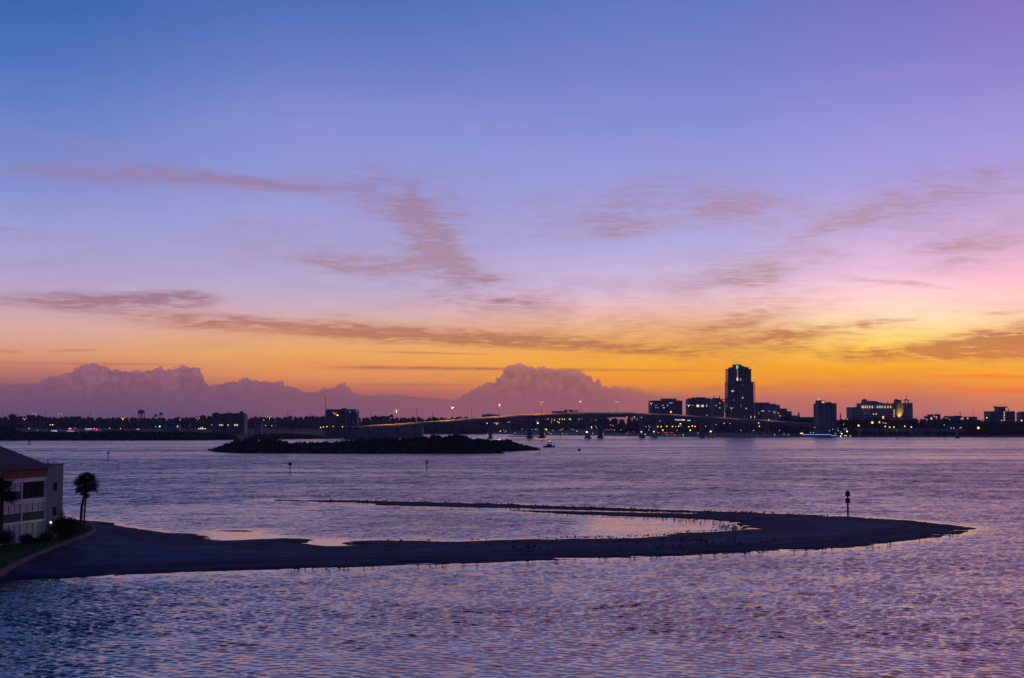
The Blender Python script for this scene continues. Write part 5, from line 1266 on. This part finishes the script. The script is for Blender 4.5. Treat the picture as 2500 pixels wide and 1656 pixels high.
b.part('platform', 'wood', (1240, 1333, 1064.4, 1066.4, 0, 6)); b.part('pile', 'wood', *[(p, p + .8, 1064, 1072, -.2, .6) for p in range(1242, 1333, 10)])

# ------------------------------------------------------------------ boats
def hull(mb, L, W, H, bow=.35):
    sec = [(-.5, .9, 0), (-.2, 1, 0), (.15, .95, .05), (.35, .6, .15), (.5, .05, .3)]; n = len(sec)
    for x, w, up in sec: mb.v += [(x * L, -w * W / 2, H + up * H), (x * L, -w * W * .36, -.3), (x * L, w * W * .36, -.3), (x * L, w * W / 2, H + up * H)]
    o = len(mb.v) - 4 * n
    for i in range(n - 1):
        for k in range(4): mb.f.append((o + 4 * i + k, o + 4 * i + (k + 1) % 4, o + 4 * i + 4 + (k + 1) % 4, o + 4 * i + 4 + k))
    mb.f += [(o, o + 1, o + 2, o + 3), (o + 4 * n - 1, o + 4 * n - 2, o + 4 * n - 3, o + 4 * n - 4)]
    return mb
def motorboat(L=11, H=1.3, m='hull'):
    r = thing('motorboat', (0, 0, 0), '', 'boat'); hull(MB(), L, L * .3, H).build('hull', m, r)
    c = MB(); c.frustum(-L * .2, L * .22, -L * .11, L * .11, H + .02, -L * .18, L * .10, -L * .09, L * .09, H + 1.5); c.build('cabin', m, r)
    MB().box(-L * .12, L * .05, -L * .105, L * .105, H + .8, H + 1.2).build('window', 'glass', r); MB().box(-L * .22, L * .08, -L * .1, L * .1, H + 2.4, H + 2.5).tube([(-L * .15, 0, H + 1.5), (-L * .15, 0, H + 2.4)], .06, 5).tube([(0, 0, H + 1.5), (0, 0, H + 2.4)], .06, 5).build('hardtop', m, r)
    return r
def sailboat():
    r = thing('sailboat', (0, 0, 0), '', 'boat'); hull(MB(), 10, 2.8, 1.1).build('hull', 'hull', r); MB().frustum(-2, 2, -.9, .9, 1.1, -1.7, 1.4, -.7, .7, 1.7).build('cabin', 'hull', r)
    MB().tube([(.6, 0, 1), (.6, 0, 13)], .09, 6).build('mast', 'dark', r); MB().tube([(.6, 0, 2.4), (-3.6, 0, 2.5)], .16, 6).build('boom', 'hull', r); return r
bm = bs = None
for k, (px, kind) in enumerate([(1268, 0), (1281, 0), (1304, 0), (1336, 0), (1356, 1), (1368, 0), (1388, 0), (1404, 1), (1419, 0), (1478, 0), (1494, 1), (1508, 0), (1522, 0), (1540, 0), (1553, 1), (1622, 0), (1640, 0), (1655, 1), (1672, 0), (1690, 0),
                                (1704, 1), (1720, 0), (1745, 0), (1758, 1), (1772, 0), (1790, 0), (1806, 1), (1822, 0), (1840, 0), (1866, 0), (1884, 0), (1900, 1), (1912, 0)]):
    if kind == 0:
        if bm is None: bm = o = motorboat()
        else: o = dup(bm)
        lab, grp = 'white motorboat moored in the marina row behind the bridge piers', 'motorboats moored in the marina'
    else:
        if bs is None: bs = o = sailboat()
        else: o = dup(bs)
        lab, grp = 'sailboat with bare mast moored in the marina behind the bridge', 'sailboats moored in the marina'
    Y = shoreY(px) - random.uniform(8, 16); o.location = (at(px, 1031, Y).x, Y, 0); o.rotation_euler = (0, 0, random.choice((0, math.pi)) + random.uniform(-.7, .7)); s = random.uniform(.9, 1.35); o.scale = (s, s, s)
    tag(o, lab, 'boat', grp)
def workboat():
    g = ground(1341, 1092.5); r = thing('work_boat', (g.x, g.y, 0), 'dark workboat with open wheelhouse and white masthead light off the island', 'boat')
    hull(MB(), 5.2, 2.0, .75).build('hull', 'hulldark', r); MB().frustum(-1.2, 1.4, -.7, .7, .75, -.9, .9, -.55, .55, 1.35).build('cabin', 'hulldark', r)
    for x in (-.75, .1, .75): MB().box(x - .09, x + .09, -.5, .5, 1.35, 2.1).build('wheelhouse_post', 'hulldark', r)
    MB().box(-1.0, 1.0, -.65, .65, 2.1, 2.32).build('wheelhouse_roof', 'hulldark', r); MB().tube([(.3, 0, 2.3), (.3, 0, 2.6)], .05, 5).build('mast', 'dark', r)
    MB().ball((.3, 0, 2.75), .2, .2, .2, 8, 5).build('masthead_light', 'white_l', r); MB().box(.9, 2.1, -.82, -.72, .22, .34).build('underwater_light', glow('blue_lamp', (.06, .08, 1), 1.0), r); r.scale = (1.5, 1.5, 1.5); r.rotation_euler = (0, 0, .1)
workboat()
o = motorboat(5.2, .7, 'hulldark'); g = ground(2338, 1070.5); o.location = (g.x, g.y, 0); tag(o, 'small dark boat anchored alone off the right shore', 'boat')

# ------------------------------------------------------------------ lamps of the marina and the shore
UNIT = MB().tube([(0, 0, 0), (0, 0, 1)], .09, 6).build('post', 'dark'); UM = UNIT.data; bpy.data.objects.remove(UNIT)
GM = {}
def lamp(px, py, Y, m, rad, label, group, name='lamp_post'):
    h = at(px, py, Y); z0 = max(gz(px, Y), .3); r = thing(name, (h.x, Y, min(z0, h.z - .5)), label, 'lamp', group)
    L_ = h.z - r.location.z; inst('post', UM, r, (0, 0, 0), (1, 1, L_))
    if (m, rad) not in GM:
        g = MB().ball((0, 0, 0), rad, rad, rad, 10, 6).build('lamp_globe', m, smooth=True); GM[(m, rad)] = g.data; bpy.data.objects.remove(g)
    inst('lamp_globe', GM[(m, rad)], r, (0, 0, L_))
def lamps(lst, m, rad, label, group, Yf=None):
    for px, py in lst:
        Y = Yf(px) if Yf else shoreY(px) + 4
        lamp(px, py, Y, m, rad, label, group)
lamps([(1308, 1058.5), (1329, 1059), (1345, 1059), (1364, 1060), (1373, 1059.5), (1383, 1059.5), (1402, 1059.7), (1418, 1059.7), (1422, 1059.8), (1472, 1060), (1482, 1060.6), (1511, 1060.6), (1543, 1061), (1562, 1060.7), (1575, 1060.7)],
      'gold', .50, 'small yellow dock lamp on the marina edge left of the main piers', 'yellow dock lamps left', lambda p: shoreY(p) - 2)
lamps([(1625, 1062), (1629, 1062), (1647, 1062.5), (1668, 1062.6), (1689, 1062.6), (1712, 1063), (1743, 1063.5), (1760, 1063.5), (1809, 1064), (1835, 1064), (1850, 1064), (1854, 1064.8), (2062, 1064), (2066, 1064), (2076, 1064.5)],
      'gold', .50, 'small yellow dock lamp on the marina edge right of the main piers', 'yellow dock lamps right', lambda p: shoreY(p) - 2)
lamps([(1257, 1057), (1275, 1048), (1299, 1049), (1307, 1048.5), (1311, 1048.8), (1329, 1047.6), (1350, 1051.2), (1340, 1056), (1370, 1049), (1374, 1047.6), (1395, 1048), (1400, 1049.6), (1408, 1051.4), (1409, 1053.6), (1392, 1058), (1367, 1051), (1236, 1053), (1230, 1050), (1233, 1055)],
      'white_l', .35, 'white lamp among the moored boats left of the main bridge span', 'white marina lamps left')
lamps([(1454, 1041), (1456, 1045), (1475, 1058.6), (1531, 1058.8), (1447, 1058.4), (1491, 1037.6), (1496, 1039.6), (1577, 1041.6), (1584, 1040), (1586, 1043.6), (1584, 1050), (1611, 1028), (1650, 1041.4), (1663, 1039.8), (1653, 1051), (1704, 1057.6), (1723, 1041), (1748, 1037), (1782, 1034.6), (1500, 1050), (1516, 1050)],
      'white_l', .35, 'white lamp on the waterfront seen between the bridge piers', 'white waterfront lamps')
lamps([(1650, 1025.2), (1655, 1025.4), (1660, 1025.4), (1680, 1026.8), (1684, 1026.8)], 'white_l', .6, 'white lamp in the row beneath the deck below the wide office block', 'white lamps below the office block')
lamps([(1809, 1051.2), (1840, 1051.2), (1903, 1051.6), (1891, 1061.4), (1914, 1059.6), (1925, 1061), (1979, 1056), (1986, 1056.2), (1989, 1043.6)], 'white_l', .35, 'white lamp on the dark shore near the right end of the bridge', 'white lamps near the bridge end')
lamps([(2025, 1052), (2033, 1048.2), (2045, 1047.4), (2046.5, 1052), (2061, 1048.2), (2066, 1047.4), (2052, 1055), (2040, 1058.6), (2059.5, 1023), (2069, 1024), (2060, 1036)], 'white_l', .36, 'white lamp clustered at the foot of the slab hotel', 'white lamps by the slab hotel')
lamps([(2068, 1053.5)], 'navg', .9, 'largest pale green lamp right of the lit dock pavilion', 'green white lamps'); lamps([(2055, 1059.4), (2052.5, 1065.4)], 'navg', .7, 'smaller pale green lamp at the end of the lit dock pavilion', 'green white lamps')
lamps([(1444, 1042), (1444.4, 1045)], 'orange', .62, 'orange globe lamp between the left pair of main piers', 'orange globe lamps', lambda p: 2000); lamps([(1513, 1032), (1519, 1030), (1511, 1041.6), (1521, 1041), (1532, 1040)], 'orange', .85, 'orange globe lamp in the cluster under the main span', 'orange globe lamps', lambda p: 1960)
lamps([(1582, 1032)], 'orange', .95, 'single orange globe lamp between the right pair of main piers', 'orange globe lamps', lambda p: 1960); lamps([(1606, 1042), (1614, 1041.6), (1628, 1041), (1642, 1041.6), (1657, 1041), (1681, 1042), (1690, 1040.4), (1697, 1041.4)], 'orange', .7, 'orange lamp in the long street row right of the main piers', 'orange street row lamps', lambda p: 1900)
lamps([(1338, 1023), (1354, 1025.6), (1366, 1024), (1373, 1023.4), (1378, 1024), (1390, 1023.4), (1393, 1024), (1361, 1030), (1365, 1032)], 'gold', .7, 'yellow street lamp high on the bluff under the arched deck', 'yellow bluff lamps', lambda p: 2180)
lamps([(1313, 1033.4)], 'green_l', .8, 'single green light left of the right hand pier of the pair', 'green lights'); lamps([(1618, 1050.6), (1685, 1050.6), (1661, 1035)], 'lime', .75, 'lime green lamp among the waterfront trees', 'lime lamps'); lamps([(1334, 1049)], 'lime', .9, 'lime yellow lamp above a moored boat', 'lime lamps')
lamps([(1768, 1034), (1743, 1033)], 'red_l', .55, 'red light under the right part of the bridge', 'red lights'); lamps([(2350.4, 1019.4)], 'red_l', .6, 'red light on the right skyline block', 'red lights')
lamps([(1854, 1041), (1852, 1033)], 'gold', .6, 'warm lamp under the right end of the bridge deck', 'warm lamps at the bridge end'); lamps([(1877, 1025)], 'gold', .55, 'warm lamp above the right end of the bridge', 'warm lamps at the bridge end', lambda p: 1800)
lamps([(2096, 1039.4)], 'orange', 1.0, 'orange globe lamp left of the long pale shed', 'orange hotel lamps', lambda p: 1640); lamps([(2129.5, 1032)], 'orange', 1.25, 'largest orange globe lamp among trees below the resort hotel', 'orange hotel lamps', lambda p: 1640); lamps([(2147, 1031)], 'orange', .8, 'smaller orange globe lamp below the resort hotel', 'orange hotel lamps', lambda p: 1640)
lamps([(2155.5, 1032.6), (2161, 1033.4), (2163, 1033.6), (2305, 1038)], 'white_l', .36, 'white lamp among trees above the long pale shed', 'white lamps above the shed', lambda p: 1640)
lamps([(2161, 1041.6), (2172, 1043), (2182.5, 1043), (2209, 1041), (2225, 1043)], 'gold', .75, 'yellow lamp in the row above the shed roof', 'yellow lamps above the shed', lambda p: 1640); lamps([(2388.5, 1045)], 'gold', 1.3, 'big yellow floodlight on the dark right shore', 'yellow lamps at right', lambda p: 1630)
lamps([(2240.6, 1023.6), (2318, 1024), (2347, 1023.6)], 'white_l', .36, 'white lamp on the right skyline between palms', 'white skyline lamps', lambda p: 1780); lamps([(2409, 1020.4)], 'gold', .7, 'warm lamp at the left corner of the antenna block', 'yellow lamps at right', lambda p: 1760); lamps([(2494, 1027)], 'white_l', .8, 'white lamp at the right edge of the shore', 'white skyline lamps', lambda p: 1640)
lamps([(2322, 1045.4), (2329, 1045.2), (2344, 1044.6), (2347, 1044)], 'white_l', .4, 'small white lamp at the right end of the shed', 'white lamps above the shed', lambda p: 1640)
lamps([(45.6, 1051.4), (71, 1046.6), (92, 1051.6), (183, 1045.6), (267, 1046), (294, 1046.4), (335, 1048.2), (380, 1042), (339, 1048)], 'white_l', .34, 'small white lamp along the left causeway', 'white causeway lamps', lambda p: 1440); lamps([(123, 1037.6)], 'warmhi', .6, 'pale lamp of a close pair on the left causeway', 'causeway pair', lambda p: 1440); lamps([(128.6, 1037.4)], 'orange', .55, 'orange lamp of a close pair on the left causeway', 'causeway pair', lambda p: 1440)
lamps([(390, 1041.4)], 'green_l', .6, 'teal lamp on the left causeway right of the water tower', 'green lights', lambda p: 1440); lamps([(439.4, 1025.4)], 'white_l', .36, 'white lamp high among trees left of the balconied hotel', 'white causeway lamps', lambda p: 1480)
lamps([(485, 1047), (489.4, 1047), (495, 1047), (501, 1047)], 'white_l', .52, 'white lamp in a row of four below the causeway lamp', 'row of four white lamps', lambda p: 1440); lamps([(493, 1044.4)], 'gold', .5, 'gold lamp above the row of four white lamps', 'gold causeway lamps', lambda p: 1440)
lamps([(648.4, 1039.4), (663.6, 1039.4), (644, 1025.6)], 'white_l', .36, 'white lamp beside the glowing round tree', 'white causeway lamps', lambda p: 1440)
lamps([(783, 1044), (789.6, 1042.6), (798, 1042), (813, 1042), (836, 1042), (863.4, 1042), (867, 1042), (871, 1042)], 'gold', .5, 'warm lamp in the row below the masted office block', 'warm lamps below the masted block', lambda p: 1440)
lamps([(1058, 1049.8), (1065, 1049.8), (1075, 1047.8), (1078.6, 1048.4), (1084.6, 1044.6), (1094.6, 1049.4), (1117, 1047.8), (1141, 1047.6), (1152.6, 1054), (1164, 1049.4), (1167, 1055), (1175, 1053)], 'gold', .5, 'warm lamp on the far bank under the left bridge spans', 'warm lamps under the left spans'); lamps([(1189, 1033.6), (1213, 1035.4), (1221.6, 1053)], 'gold', .75, 'brighter warm lamp beside the first slim pier', 'warm lamps under the left spans', lambda p: 2160)
# marina shed with a pale roof under the left spans and the boat storage sheds
b = Bld('marina_shed', 'pale blue roofed marina shed with orange lit doorway under the left spans', 1135, 2170)
x0, z0 = b.xz(1119, 1047.6); x1, z1 = b.xz(1152, 1043.4); MB().hip(x0, x1, b.Y - 2, b.Y + 16, z0, z1).build('roof', mat('blue_roof', (.16, .22, .36), .5), b.r, off=b.off); b.part('wall', 'walldark', (1121, 1150, 1047.4, None, 0, 12)); b.lit([(1137, 1050.4, 10, 1.8)], 'amber', dy=-.5)
b = Bld('marina_shed', 'dark flat marina building right of the first slim pier', 1185, 2170)
b.part('wall', 'walldark', (1174, 1198, 1038.6, None, 0, 14)); b.part('roof', 'rail', (1173, 1199, 1037, 1038.6, -1, 16)); b.bands(1176, 1196, [1045, 1050], 2, gaps=6)
b = Bld('restaurant', 'low waterfront restaurant with a bright canopy under the left spans', 1222, 2175)
b.part('wall', 'walldark', (1203, 1248, 1034.4, None, 0, 14)); b.part('canopy', 'walltan', (1203, 1228, 1031.4, 1032.8, -3, 16)); b.lit([(1212, 1033, 12, 1)], 'warm', dy=-1); b.lit([(1242, 1030.8, 8, 1.4)], 'dim', dy=-1, name='lit_sign')
b = Bld('boat_storage', 'low dark boat storage building with red lit eaves under the main span', 1535, 1930)
b.part('wall', 'walldark', (1478, 1560, 1050, None, 0, 14)); b.part('roof', 'walldark', (1477, 1561, 1048.6, 1050, -1, 16)); b.lit([(1487, 1049.6, 20, .8), (1543, 1054.6, 24, .9)], glow('red_strip', (1, .12, .08), .5), dy=-1.4, name='light_strip')
b = Bld('boat_storage', 'low dark boat storage building with red lamps right of the main piers', 1628, 1700)
b.part('wall', 'walldark', (1600, 1650, 1055, None, 0, 14)); b.lit([(1607, 1056.6, 5, 1.2), (1626, 1056.6, 10, 1.2), (1640, 1056.4, 7, 1.2)], glow('red_lamp_strip', (1, .1, .06), .7), dy=-.5, name='light_strip')
b = Bld('shop_row', 'dark shop row with a yellow lit sign below the wide office block', 1668, 1940)
b.part('wall', 'walldark', (1610, 1700, 1022.5, None, 0, 14)); b.lit([(1668, 1025, 8, 2.6)], glow('yellow_sign', (.95, .9, .3), 1.6), dy=-.5, name='lit_sign'); b.part('roof', 'walldark', (1609, 1701, 1021.4, 1022.5, -1, 16)); b.lit([(1620, 1036.6, 6, 3)], glow('mint_sign', (.4, 1, .6), .8), dy=-.5, name='lit_sign')

# ------------------------------------------------------------------ the air
def haze():
    m = bpy.data.materials.new('haze'); m.use_nodes = True; nt = m.node_tree; nt.nodes.clear()
    v = nt.nodes.new('ShaderNodeVolumePrincipled'); v.inputs['Color'].default_value = (.80, .84, .95, 1)
    v.inputs['Density'].default_value = HAZE; v.inputs['Anisotropy'].default_value = .35
    o = nt.nodes.new('ShaderNodeOutputMaterial'); nt.links.new(v.outputs[0], o.inputs['Volume'])
    b = MB().box(-4400, 4400, -1000, 6400, -3.7, 130).build('haze', m)
    tag(b, 'thin blue dusk haze over the bay', 'haze', kind='stuff')
HAZE = .00005
haze()
